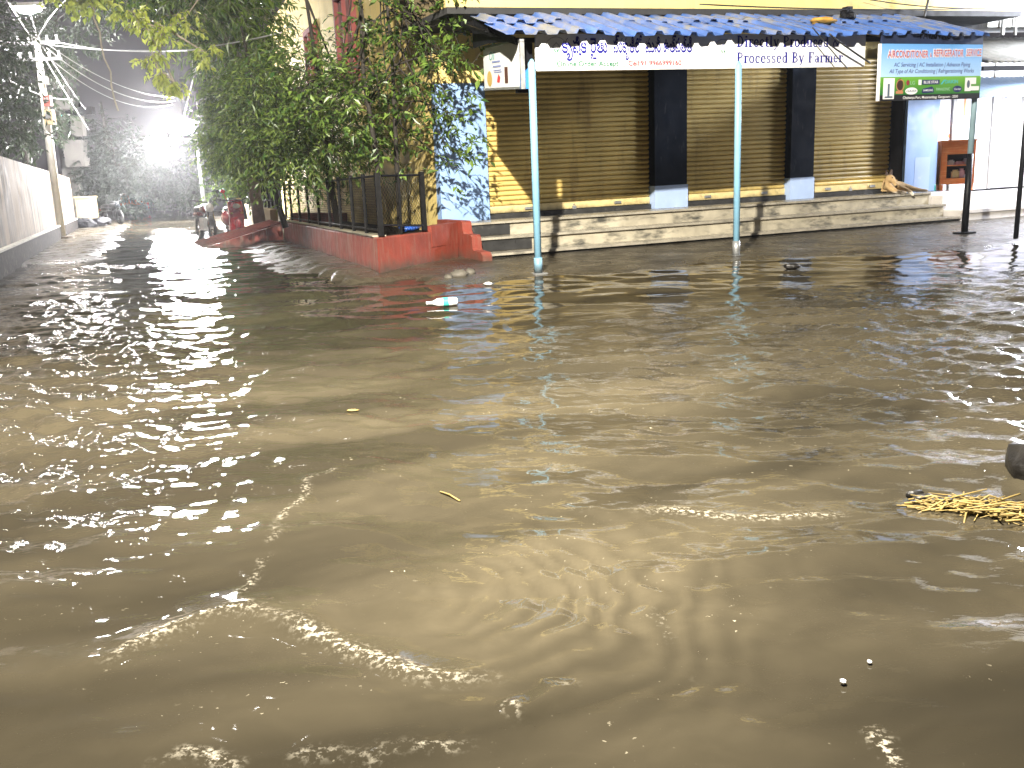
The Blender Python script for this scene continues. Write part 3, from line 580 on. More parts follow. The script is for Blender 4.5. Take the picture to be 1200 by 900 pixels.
def build_banner():
    t = thing('shop_banner', 'long white shop banner lettered in blue, green and red under the awning edge', 'banner', S(2.3, -1.95, 2.5))
    u0, u1, z0, z1 = -0.53, 5.12, 2.545, 2.985
    p = MB(); sbox(p, u0, u1, -1.945, -1.915, z0, z1); p.build('panel', SIGNW, t)
    N = -V
    X = (S(1, 0, 2.5) - S(0, 0, 2.5)).normalized(); Y = Z
    P = lambda u, z: S(u, -1.945, z)
    blue = ink('blue', (0.012, 0.012, 0.20)); green = ink('green', (0.004, 0.12, 0.06)); red = ink('red', (0.42, 0.006, 0.022)); pale = ink('pale_violet', (0.30, 0.32, 0.50)); grey = ink('grey', (0.72, 0.75, 0.82)); lg = ink('logo_grey', (0.45, 0.45, 0.48))
    x = MB()
    for (w, u, wid) in (('\u0c15\u0c43\u0c37\u0c3f\u0c15', -0.16, 0.37), ('\u0c30\u0c48\u0c24\u0c41', 0.26, 0.26), ('\u0c2a\u0c4d\u0c30\u0c15\u0c43\u0c24\u0c3f\u0c32\u0c4b', 0.61, 0.45), ('\u0c2e\u0c28\u0c3f', 1.11, 0.25), ('\u0c09\u0c24\u0c4d\u0c2a\u0c24\u0c4d\u0c24\u0c3f', 1.40, 0.48)):
        write(x, w, P(u, z0 + 0.215), X, Y, N, wid, 0.18, 0.02)
    slab(x, 'Directly Produced &', P(2.65, z0 + 0.275), X, Y, N, 1.94, 0.15); slab(x, 'Processed By Farmer', P(2.65, z0 + 0.065), X, Y, N, 2.02, 0.145)
    x.build('blue_lettering', blue, t)
    x = MB(); write(x, 'Online Order Accept', P(-0.24, z0 + 0.05), X, Y, N, 0.93, 0.066, 0.026); annulus(x, P(0.765, z0 + 0.083), 0.042, 0.05, X, Y, N, 0.004, 16); x.build('green_lettering', green, t)
    x = MB(); write(x, 'Cell:91 9966999160', P(0.84, z0 + 0.05), X, Y, N, 0.86, 0.066, 0.026); x.build('red_lettering', red, t)
    house_logo(t, P(-0.24, z0 + 0.225), X, Y, N, 0.85, lg, green); house_logo(t, P(2.41, z0 + 0.20), X, Y, N, 0.85, pale, green)
    x = MB()
    write(x, 'FARM BOWL', P(-0.33, z0 + 0.13), X, Y, N, 0.18, 0.026)
    write(x, 'FARM BOWL', P(2.32, z0 + 0.10), X, Y, N, 0.18, 0.026)
    for c in ((4.88, z0 + 0.19),):
        pts = [(-.16, -.06), (-.05, .14), (.05, .14), (.16, 0), (.09, -.12), (0, -.14)]
        x.poly([P(c[0] + a, c[1] + b) + N * 0.0035 for a, b in pts])
    x.poly([P(2.02 + a * 1.2, z0 + 0.10 + b) + N * 0.0035 for a, b in ((0, 0), (.12, .02), (.13, .14), (.06, .20), (0, .1))]); x.build('pale_print', grey, t)
build_banner()
def build_side_sign():
    t = thing('side_signboard', 'small white printed board on the left end of the blue awning', 'sign', S(-0.88, -1.3, 2.3))
    org = S(-0.50, -0.36, 2.50); far = S(-0.77, -1.98, 2.36); X = far - org; L = X.length; X = X.normalized(); N = Z.cross(-X).normalized(); N = N if N.dot(U) < 0 else -N; Hh_ = 0.52; Ui = -N
    p = MB(); p.hexa([org, org + X * L, org + X * L + Ui * .03, org + Ui * .03, org + Z * Hh_, org + X * L + Z * (Hh_ + .02), org + X * L + Ui * .03 + Z * (Hh_ + .02), org + Ui * .03 + Z * Hh_]); p.build('panel', SIGNW, t)
    f = MB()
    for (a0, a1, b0, b1) in ((-.03, L + .03, -.03, 0), (-.03, L + .03, Hh_ + .005, Hh_ + .035), (L + .001, L + .03, 0, Hh_)):
        f.hexa([org + X * a + Ui * u_ + Z * b for (a, u_, b) in ((a0, -.012, b0), (a1, -.012, b0), (a1, .045, b0), (a0, .045, b0), (a0, -.012, b1), (a1, -.012, b1), (a1, .045, b1), (a0, .045, b1))])
    f.build('frame', STEEL, t)
    x = MB()
    for i, zz in enumerate((0.32, 0.26, 0.215, 0.19)): rect(x, org, X, Z, N, 0.42 + 0.03 * i, zz, 0.80 + 0.02 * i, zz + (0.022 if i < 2 else 0.012), 0.004)
    x.build('blue_print', ink('blue_grey', (0.25, 0.30, 0.55)), t)
    x = MB(); write(x, 'Oil', org + X * 0.30 + Z * 0.36, X, Z, N, 0.26, 0.11, 0.006, 0.2); x.build('green_print', ink('teal', (0.05, 0.35, 0.32)), t)
    x = MB(); x.poly([org + N * .004 + X * a + Z * b for a, b in ((.62, .07), (.74, .06), (.78, .13), (.70, .17), (.64, .11))]); x.build('red_print', ink('red2', (0.6, 0.06, 0.06)), t)
    x = MB(); disc(x, org + X * 0.28 + Z * 0.12, 0.12, 0.10, X, Z, N, 0.004); x.build('yellow_print', ink('ochre', (0.55, 0.38, 0.10)), t)
    x = MB(); rect(x, org, X, Z, N, 0.98, 0.05, 1.12, 0.25, 0.004); x.build('brown_print', ink('brown', (0.10, 0.04, 0.03)), t)
build_side_sign()
def build_ac_sign():
    t = thing('repair_signboard', 'blue and green air conditioner repair board at the right end of the awning', 'sign', S(6.55, -2.05, 2.2))
    u0, u1 = 5.31, 7.58; z0, z1 = 2.055, 2.83
    A = S(u0, -2.08, z0); X = (S(u1, -2.08, z0) - A); W = X.length; X = X.normalized(); Hs = z1 * (1 + .0105 * 6.5) - z0 * (1 + .0105 * 6.5); N = -V; Y = Z
    def pan(y0, y1, mt, nm, d=0.0, th=0.03, x0=0.0, x1=None):
        x1 = W if x1 is None else x1; m_ = MB(); P = lambda a, b, c: A + X * a + Y * b - N * c
        m_.hexa([P(x0, y0, -d), P(x1, y0, -d), P(x1, y0, th), P(x0, y0, th), P(x0, y1, -d), P(x1, y1, -d), P(x1, y1, th), P(x0, y1, th)]); return m_.build(nm, mt, t)
    yb, yg = 0.10 * Hs, 0.42 * Hs
    m1, n, l, p = nt('sky_blue_print'); tc = n.new('ShaderNodeTexCoord'); gr = n.new('ShaderNodeSeparateXYZ'); l.new(tc.outputs['Generated'], gr.inputs[0])
    l.new(mixc(n, l, gr.outputs[2], (0.42, 0.62, 0.86), (0.12, 0.36, 0.78)), p.inputs['Base Color']); p.inputs['Roughness'].default_value = 0.4
    m2, n, l, p = nt('green_print'); tc = n.new('ShaderNodeTexCoord'); gr = n.new('ShaderNodeSeparateXYZ'); l.new(tc.outputs['Generated'], gr.inputs[0])
    l.new(mixc(n, l, gr.outputs[2], (0.015, 0.14, 0.03), (0.16, 0.42, 0.03)), p.inputs['Base Color']); p.inputs['Roughness'].default_value = 0.4
    pan(0, yb, ink('black', (0.012, 0.012, 0.012)), 'address_strip'); pan(yb, yg, m2, 'green_panel'); pan(yg, Hs, m1, 'blue_panel')
    pan(0, Hs, SIGNW, 'white_edge', 0.004, 0.034, -0.035, -0.001)
    Q = lambda a, b: A + X * (a * W) + Y * (b * Hs)
    x = MB(); write(x, 'AIRCONDITIONER', Q(0.055, .755), X, Y, N, W * .395, .115, .055, .0, .0035); write(x, '&', Q(0.462, .765), X, Y, N, W * .02, .07, .04, 0, .0035); write(x, 'REFRIGERATOR', Q(.495, .775), X, Y, N, W * .31, .115, .055, 0, .0035); write(x, 'SERVICE', Q(.825, .785), X, Y, N, W * .165, .115, .055, 0, .0035); x.build('white_lettering_outline', SIGNW, t)
    x = MB(); write(x, 'AIRCONDITIONER', Q(0.06, .76), X, Y, N, W * .385, .105, .012, 0, .006); write(x, 'REFRIGERATOR', Q(.50, .78), X, Y, N, W * .30, .105, .012, 0, .006); write(x, 'SERVICE', Q(.83, .79), X, Y, N, W * .155, .105, .012, 0, .006); write(x, '&', Q(0.464, .77), X, Y, N, W * .016, .06, .01, 0, .006); x.build('red_lettering', ink('crimson', (0.42, 0.012, 0.02)), t)
    x = MB(); write(x, 'AC Servicing | AC Installation | Advance Piping', Q(.12, .60), X, Y, N, W * .76, .062, .006, .2); write(x, 'All Type of Air Conditioning | Refrigerationing Works', Q(.08, .485), X, Y, N, W * .84, .062, .006, .2); x.build('small_lettering', ink('indigo', (0.03, 0.03, 0.18)), t)
    x = MB(); write(x, 'Chaitanya Puri, Musarambag, Gangaram - 2000', Q(.22, .025), X, Y, N, W * .55, .040, .008); x.build('address_lettering', SIGNW, t)
    m_navy_logo_plate = ink('navy', (0.012, 0.018, 0.10))
    x = MB(); rect(x, A, X, Y, N, .40 * W, .275 * Hs, .575 * W, .36 * Hs, .004); x.build('navy_logo_plate', m_navy_logo_plate, t)
    x = MB(); disc(x, Q(.76, .185), .105, .05, X, Y, N, .004); x.build('navy_logo_plate', m_navy_logo_plate, t)
    x = MB(); x.poly([Q(a, b) + N * .004 for a, b in ((.40, .15), (.41, .20), (.50, .24), (.52, .20), (.52, .13), (.41, .12))]); x.build('navy_logo_plate', m_navy_logo_plate, t)
    m_white_logo_plate = SIGNW
    x = MB(); rect(x, A, X, Y, N, .365 * W, .27 * Hs, .395 * W, .365 * Hs, .004); x.build('white_logo_plate', m_white_logo_plate, t)
    x = MB(); disc(x, Q(.30, .165), .135, .052, X, Y, N, .004); x.build('white_logo_plate', m_white_logo_plate, t)
    x = MB(); rect(x, A, X, Y, N, .03 * W, .03 * Hs, .135 * W, .40 * Hs, .004); x.build('white_logo_plate', m_white_logo_plate, t)
    x = MB(); rect(x, A, X, Y, N, .835 * W, .14 * Hs, .90 * W, .39 * Hs, .004); x.build('white_logo_plate', m_white_logo_plate, t)
    x = MB(); rect(x, A, X, Y, N, .895 * W, .15 * Hs, .985 * W, .23 * Hs, .006); x.build('white_logo_plate', m_white_logo_plate, t)
    x = MB(); rect(x, A, X, Y, N, .89 * W, .27 * Hs, .95 * W, .39 * Hs, .0055); x.build('white_logo_plate', m_white_logo_plate, t)
    m_white_logo_lettering = SIGNW
    x = MB(); write(x, 'BLUE STAR', Q(.415, .295), X, Y, N, W * .145, .04, .014, 0, .007); x.build('white_logo_lettering', m_white_logo_lettering, t)
    x = MB(); write(x, 'Carrier', Q(.725, .165), X, Y, N, W * .07, .032, .004, .1, .007); x.build('white_logo_lettering', m_white_logo_lettering, t)
    x = MB(); write(x, 'SAMSUNG', Q(.415, .155), X, Y, N, W * .095, .03, .01, 0, .007); x.build('white_logo_lettering', m_white_logo_lettering, t)
    m_dark_print = ink('slate', (0.09, 0.12, 0.16))
    x = MB(); write(x, 'HAIER', Q(.25, .145), X, Y, N, W * .10, .035, .01, .15, .007); x.build('dark_print', m_dark_print, t)
    x = MB(); disc(x, Q(.87, .27), .035, .06, X, Y, N, .007); x.build('dark_print', m_dark_print, t)
    x = MB(); rect(x, A, X, Y, N, .07 * W, .06 * Hs, .09 * W, .30 * Hs, .007); x.build('dark_print', m_dark_print, t)
    x = MB(); rect(x, A, X, Y, N, .045 * W, .05 * Hs, .12 * W, .08 * Hs, .0075); x.build('dark_print', m_dark_print, t)
    m_cyan_lettering = ink('cyan', (0.06, 0.42, 0.48))
    x = MB(); write(x, 'DAIKIN', Q(.63, .29), X, Y, N, W * .13, .055, .012, .0, .005); x.build('cyan_lettering', m_cyan_lettering, t)
    x = MB(); x.poly([Q(a, b) + N * .005 for a, b in ((.585, .275), (.60, .275), (.635, .36), (.615, .36))]); x.build('cyan_lettering', m_cyan_lettering, t)
    m_pale_green_lettering = ink('pale_green', (0.30, 0.52, 0.34))
    x = MB(); write(x, 'LG', Q(.285, .28), X, Y, N, W * .045, .055, .004, 0, .005); x.build('pale_green_lettering', m_pale_green_lettering, t)
    x = MB(); write(x, 'PANASONIC', Q(.545, .16), X, Y, N, W * .14, .045, .008, 0, .005); x.build('pale_green_lettering', m_pale_green_lettering, t)
    x = MB(); disc(x, Q(.262, .315), .035, .04, X, Y, N, .005); x.build('red_logo', ink('deep_red', (0.25, 0.02, 0.03)), t)
    x = MB(); disc(x, Q(.185, .27), .07, .10, X, Y, N, .005); x.build('brown_print', ink('dark_brown', (0.05, 0.018, 0.01)), t)
    m_copper_print = ink('copper', (0.45, 0.20, 0.09))
    x = MB(); annulus(x, Q(.19, .27), .075, .09, X, Y, N, .0055); x.build('copper_print', m_copper_print, t)
    x = MB(); rect(x, A, X, Y, N, .15 * W, .12 * Hs, .22 * W, .17 * Hs, .0052); x.build('copper_print', m_copper_print, t)
    k = MB(); P = lambda a, b: A + X * a + Y * b
    k.prism([P(0.0, Hs + .002), P(W, Hs + .002), P(W, Hs + .15), P(0.0, Hs + .15)], V * 0.03); k.build('shaded_top_strip', mat('shaded_blue_vinyl', (0.02, 0.03, 0.07), 0.5), t)  # awning shade on the board's top, painted as a dark navy strip
    k = MB(); write(k, 'PAVAN AC', P(W * .36, Hs + .08) , X, Y, N, W * .3, .11, .03, 0, .003); k.build('shop_name', BLACKC, t)
    k = MB()
    for a in (.02, .98): k.box(A + X * (a * W) + Y * (Hs / 2 + .1) + V * .05, (.03, .03, Hs + .2), X, V, Z)
    k.build('bracket', BLACK, t)
build_ac_sign()

# neighbour building ----------------------------------------------
def build_neighbour():
    t = thing('white_building', 'white washed building beside the blue end pillar with marble plinth', 'building', S(13, FV, 0))
    b = MB(); sbox(b, 10.68, 18.0, FV - 0.10, FV + 0.4, 0.55, 3.2); b.build('wall', WHITE, t)
    b = MB()
    for uu in (11.35, 12.62, 13.62): sbox(b, uu, uu + 0.09, FV - 0.15, FV - 0.102, 0.56, 3.0)
    b.build('pilaster', OFFW, t)
    d = MB(); sbox(d, 12.75, 13.55, FV - 0.135, FV - 0.103, 0.56, 2.25); dd = d.build('door', mat('grey_white_door', (0.62, 0.62, 0.68), 0.5, 0.1, 2, (0.45, 0.42, 0.5), (0.55, 0.8), 2, (4, 4, 0.4)), t)
    d = MB(); sbox(d, 12.80, 13.5, FV - 0.142, FV - 0.137, 0.58, 0.95); d.build('kick_panel', mat('grey_panel', (0.48, 0.46, 0.52), 0.5), dd)
    x = MB(); XX = U; N = -V
    for (w, a, z, wd, h) in (('AC', 12.02, 2.28, .2, .12), ('98480', 13.88, 1.65, .28, .16), ('12345', 13.9, 1.42, .26, .14)):
        if w == 'AC': continue
        write(x, w[:3] if False else '\u0c28\u0c3f\u0c32\u0c41', S(a, FV - 0.103, z), XX, Z, N, wd, h, 0.01)
    x.build('blue_scrawl', ink('wall_blue', (0.25, 0.30, 0.75)), t)
    x = MB(); rect(x, S(11.72, FV - 0.103, 1.95), XX, Z, N, 0, 0, 0.07, 0.55, .003); rect(x, S(11.22, FV - 0.103, 1.35), XX, Z, N, 0, 0, .16, .14, .003); rect(x, S(11.26, FV - 0.103, 1.56), XX, Z, N, 0, 0, .14, .07, .003); x.build('orange_mark', ink('wall_orange', (0.62, 0.25, 0.10)), t)
    x = MB()
    for k, (a, z, hh) in enumerate(((12.9, 1.95, .5), (13.05, 2.0, .42), (13.75, .7, 2.0))): rect(x, S(a, FV - 0.103 if k > 1 else FV - 0.136, z), XX, Z, N, 0, 0, 0.035, hh, .004)
    x.build('violet_stain', ink('wall_violet', (0.45, 0.36, 0.55)), t)
    p = MB(); sbox(p, 10.05, 18, 0.02, 0.45, -0.2, 0.26); sbox(p, 10.03, 18, 0.452, FV - 0.1, 0.0, 0.52); p.build('marble_plinth', MARBLE, t)
    pe = MB(); sbox(pe, 10.06, 18, -0.01, 0.018, 0.20, 0.255); pe.build('nosing', MARBLE, t)
    # upper part, grilles and pipes
    up = MB(); sbox(up, 11.25, 18, 0.6, 1.3, 3.45, 6.2); up.build('upper_storey', OFFW, t)
    lg = MB()
    for z in (3.75, 3.95, 4.15, 4.35): sbox(lg, 11.25, 18, 0.575, 0.598, z, z + 0.03)
    lg.build('ledge', GREYSH, t)
    gl = MB(); sbox(gl, 14.2, 16.2, 0.57, 0.597, 3.62, 4.05); w = gl.build('window', mat('grey_window', (0.16, 0.18, 0.19), 0.3), t)  # window filled with one plain grey
    g2 = MB()
    for i in range(9):
        uu = 14.25 + i * 0.23; g2.tube([S(uu, 0.55, 3.62), S(uu, 0.55, 4.05)], 0.018, 6)
        g2.ring(S(uu + .11, 0.55, 3.83), V, 0.08, 0.014, 14, 5)
    g2.build('grille', mat('grey_grille', (0.25, 0.28, 0.28), 0.5), w)
    pp = MB(); pp.tube([S(11.6, 0.52, 3.3), S(11.62, 0.52, 6)], 0.04, 8); pp.tube([S(12.0, 0.52, 3.3), S(12.0, 0.52, 6)], 0.03, 8); pp.build('drain_pipe', OFFW, t, True)
build_neighbour()
def corr(mb, P0, P1, P2, P3, n, h):        # corrugated panel, P0-P1 along the ridges' run across, P3-P2 the far edge
    P0, P1, P2, P3 = map(Vector, (P0, P1, P2, P3)); nn = (P1 - P0).cross(P3 - P0).normalized(); b = len(mb.v); m_ = n * 6
    for r in (0, 1):
        for i in range(m_ + 1):
            f = i / m_; q = (P0.lerp(P1, f) if r == 0 else P3.lerp(P2, f)); mb.v.append(tuple(q + nn * (h * math.sin(f * n * 2 * math.pi))))
    for i in range(m_): mb.f.append((b + i, b + i + 1, b + m_ + 1 + i + 1, b + m_ + 1 + i))
def build_neighbour_awning():
    t = thing('cement_sheet_awning', 'weathered grey cement sheet awning over the white shopfront', 'awning', S(11.5, -3.2, 0))
    a = MB(); corr(a, S(8.35, 1.0, 3.30), S(8.35 + 7, 1.0, 3.30), S(8.35 + 7, -1.6, 2.62), S(8.35, -1.6, 2.62), 40, 0.022); o = a.build('roof_sheet', GREYSH, t, True); o.modifiers.new('thickness', 'SOLIDIFY').thickness = 0.008
    f = MB(); sbox(f, 8.3, 16, -1.58, -1.50, 2.50, 2.57); sbox(f, 8.3, 16, 0.2, 0.28, 2.95, 3.02); f.build('frame', BLACK, t)
    p = MB(); p.tube([S(7.12, -3.22, -0.03), S(7.16, -3.22, 2.5), S(7.5, -2.9, 2.62)], [0.036, 0.034, 0.03], 10); p.build('pole', BLACK, t, True)
    b = MB(); corr(b, S(10.75, 1.2, 2.62), S(13.6, 1.2, 2.62), S(13.6, 0.3, 2.22), S(10.75, 0.3, 2.22), 18, 0.015); o = b.build('pale_blue_sheet', PBLUE, t, True); o.modifiers.new('thickness', 'SOLIDIFY').thickness = 0.006
build_neighbour_awning()
def build_cabinet():
    c0 = S(10.98, 0.88, 0.58)
    t = thing('wooden_showcase', 'orange wooden showcase with open front standing on the marble plinth', 'cabinet', c0)
    w, d, h = 0.66, 0.40, 1.0
    ca = R(-42); cu_ = U * math.cos(ca) + V * math.sin(ca); cv_ = V * math.cos(ca) - U * math.sin(ca)
    def bx(nm, x0, x1, y0, y1, z0, z1, mt=ORANGE):
        m_ = MB(); P = lambda a, b, c: c0 + cu_ * a + cv_ * b + Z * c
        m_.hexa([P(x0, y0, z0), P(x1, y0, z0), P(x1, y1, z0), P(x0, y1, z0), P(x0, y0, z1), P(x1, y0, z1), P(x1, y1, z1), P(x0, y1, z1)]); return m_.build(nm, mt, t)
    H2 = w / 2
    bx('side_panel', -H2, -H2 + .03, 0, d, .12, h - .004); bx('side_panel', H2 - .03, H2, 0, d, .12, h - .004)
    bx('back_panel', -H2 + .031, H2 - .031, d - .03, d - .002, .12, h - .005, mat('dark_inside', (0.03, 0.015, 0.01), 0.7)); bx('top', -H2 - .02, H2 + .02, -.02, d + .02, h - .003, h + .03)
    bx('bottom', -H2 + .031, H2 - .031, 0.01, d - .031, .13, .25); bx('shelf', -H2 + .031, H2 - .031, .02, d - .031, .5, .525)
    bx('front_frame', -H2 + .031, -H2 + .12, -.004, .018, .251, .74); bx('front_frame', H2 - .07, H2 - .031, -.004, .018, .251, .74); bx('header', -H2 + .031, H2 - .031, -.004, .018, .741, h - .005)
    for (a, b) in ((-H2 + .04, .03), (H2 - .04, .03), (-H2 + .04, d - .05), (H2 - .04, d - .05)): bx('leg', a - .03, a + .03, b - .02, b + .03, 0, .119)
    items = [((-.12, .12, .525), (.07, .05, .10), (0.75, 0.72, 0.70)), ((.05, .12, .525), (.09, .06, .07), (0.62, 0.30, 0.28)), ((.17, .14, .525), (.05, .05, .12), (0.5, 0.4, 0.4)), ((-.02, .12, .25), (.08, .06, .17), (0.70, 0.52, 0.22)), ((.10, .12, .25), (.06, .05, .19), (0.66, 0.35, 0.36)), ((.19, .10, .25), (.06, .05, .07), (0.6, 0.45, 0.45))]
    nm = ['white packet on the upper shelf of the orange showcase', 'pink packet in the middle of the showcase upper shelf', 'tall grey pink packet at the right of the showcase upper shelf', 'yellow packet on the lower shelf of the orange showcase', 'tall pink packet on the showcase floor beside the yellow one', 'low pale packet in the lower right of the showcase']
    for i, ((a, b, c), (sx, sy, sz), col) in enumerate(items):
        m_ = MB(); p0 = c0 + cu_ * a + cv_ * b + Z * (c + .002)
        pts = [p0 + cu_ * (sx * x) + cv_ * (sy * y) for x, y in ((-1, -.6), (-.6, -1), (.6, -1), (1, -.6), (1, .6), (.6, 1), (-.6, 1), (-1, .6))]; m_.prism(pts, Z * sz * .8); m_.prism([q.lerp(p0, .35) + Z * (sz * .8 + .002) for q in pts], Z * sz * .2)
        setp(m_.build('packet', mat('packet_%d' % i, col, 0.4), None, False, p0), nm[i], 'packet', 'packets in the showcase')
    m_ = MB(); p0 = c0 + cu_ * -.45 + cv_ * .0; m_.tube([p0, p0 + Z * .02, p0 + Z * .15, p0 + Z * .17, p0 + Z * .22], [.045, .05, .045, .02, .02], 12)
    setp(m_.build('bottle', TEAL, None, True, p0), 'teal plastic bottle standing left of the orange showcase', 'bottle')
build_cabinet()

# dog ---------------------------------------------------------------
def skin_body(name, joints, edges, m, parent, base, sub=2):
    me = bpy.data.meshes.new(name); me.from_pydata([tuple(Vector(j[0]) - base) for j in joints], edges, [])
    ob = bpy.data.objects.new(name, me); COL.objects.link(ob)
    md = ob.modifiers.new('skin', 'SKIN')
    for i, j in enumerate(joints):
        r_ = j[1] if isinstance(j[1], tuple) else (j[1], j[1]); me.skin_vertices[0].data[i].radius = r_
    me.skin_vertices[0].data[0].use_root = True
    ob.modifiers.new('smooth', 'SUBSURF').levels = sub; ob.modifiers['smooth'].render_levels = sub
    dg = bpy.context.evaluated_depsgraph_get(); res = bpy.data.meshes.new_from_object(ob.evaluated_get(dg)); bpy.data.objects.remove(ob)
    res.name = name; res.materials.clear(); res.materials.append(m); res.polygons.foreach_set('use_smooth', [True] * len(res.polygons))
    o = bpy.data.objects.new(name, res); COL.objects.link(o)
    if parent: o.parent = parent
    else: o.location = base
    return o
def build_dog():
    base = S(9.28, 0.92, 0.59)
    t = thing('dog', 'tan dog with white paws lying at the right end of the top step', 'dog', base)
    P = lambda a, b, c: base + U * a + V * b + Z * c
    J = [(P(0.10, .10, .13), .125), (P(-.10, .10, .15), .135), (P(-.24, .08, .19), .115), (P(-.30, .02, .27), .085), (P(-.28, -.06, .33), .095),      # pelvis, belly, chest, neck, skull
         (P(-.30, -.15, .26), .058), (P(-.31, -.20, .19), .036), (P(-.315, -.225, .16), .028),                                                       # muzzle
         (P(.20, .04, .12), .10), (P(.34, -.08, .08), .058), (P(.48, -.16, .05), .034), (P(.60, -.24, .03), .028),                                    # hind leg stretched
         (P(-.14, -.10, .13), .070), (P(-.03, -.20, .09), .045), (P(.08, -.27, .02), .034), (P(.10, -.31, -.05), .030),                               # fore leg over the edge
         (P(-.24, -.16, .05), .045), (P(-.14, -.24, .03), .032), (P(-.05, -.26, .025), .028),                                                          # folded fore leg
         (P(.24, .14, .10), .04), (P(.36, .16, .05), .022), (P(.50, .10, .025), .014)]                                                                  # tail
    E = [(0, 1), (1, 2), (2, 3), (3, 4), (4, 5), (5, 6), (6, 7), (0, 8), (8, 9), (9, 10), (10, 11), (1, 12), (12, 13), (13, 14), (14, 15), (2, 16), (16, 17), (17, 18), (0, 19), (19, 20), (20, 21)]
    m, n, l, p = nt('dog_fur'); tc = n.new('ShaderNodeTexCoord'); sp = n.new('ShaderNodeSeparateXYZ'); l.new(tc.outputs['Object'], sp.inputs[0])
    nz = noise(n, l, 14, 5); c = mixc(n, l, ramp(n, l, nz, .3, .7), (0.42, 0.27, 0.12), (0.58, 0.41, 0.20))
    mt = n.new('ShaderNodeMath'); mt.operation = 'MULTIPLY_ADD'; l.new(nz, mt.inputs[0]); mt.inputs[1].default_value = .08; l.new(sp.outputs[2], mt.inputs[2])
    c = mixc(n, l, ramp(n, l, mt.outputs[0], .10, .06), c, (0.70, 0.64, 0.54)); l.new(c, p.inputs['Base Color']); p.inputs['Roughness'].default_value = .85
    skin_body('body', J, E, m, t, base)
    for (a, b, c_) in ((-.20, -.02, .42), (-.36, -.02, .41)):
        e = MB(); s = 1 if a > -.28 else -1; q = P(a - s * .03, b, c_ - .04)
        e.prism([q + U * (-.045), q + U * .045, q + U * (.03 * s) + Z * .10, q + U * (.012 * s) + Z * .105], V * .03); e.build('ear', mat('dark_ear', (0.06, 0.035, 0.02), 0.8), t)
    e = MB(); e.ball(P(-.316, -.248, .16), .018, nu=8, nv=6); e.build('nose', RUBBER, t, True)
    for s in (-1, 1):
        e = MB(); e.ball(P(-.285 + s * .045, -.145, .325), .012, nu=8, nv=6); e.build('eye', RUBBER, t, True)
build_dog()

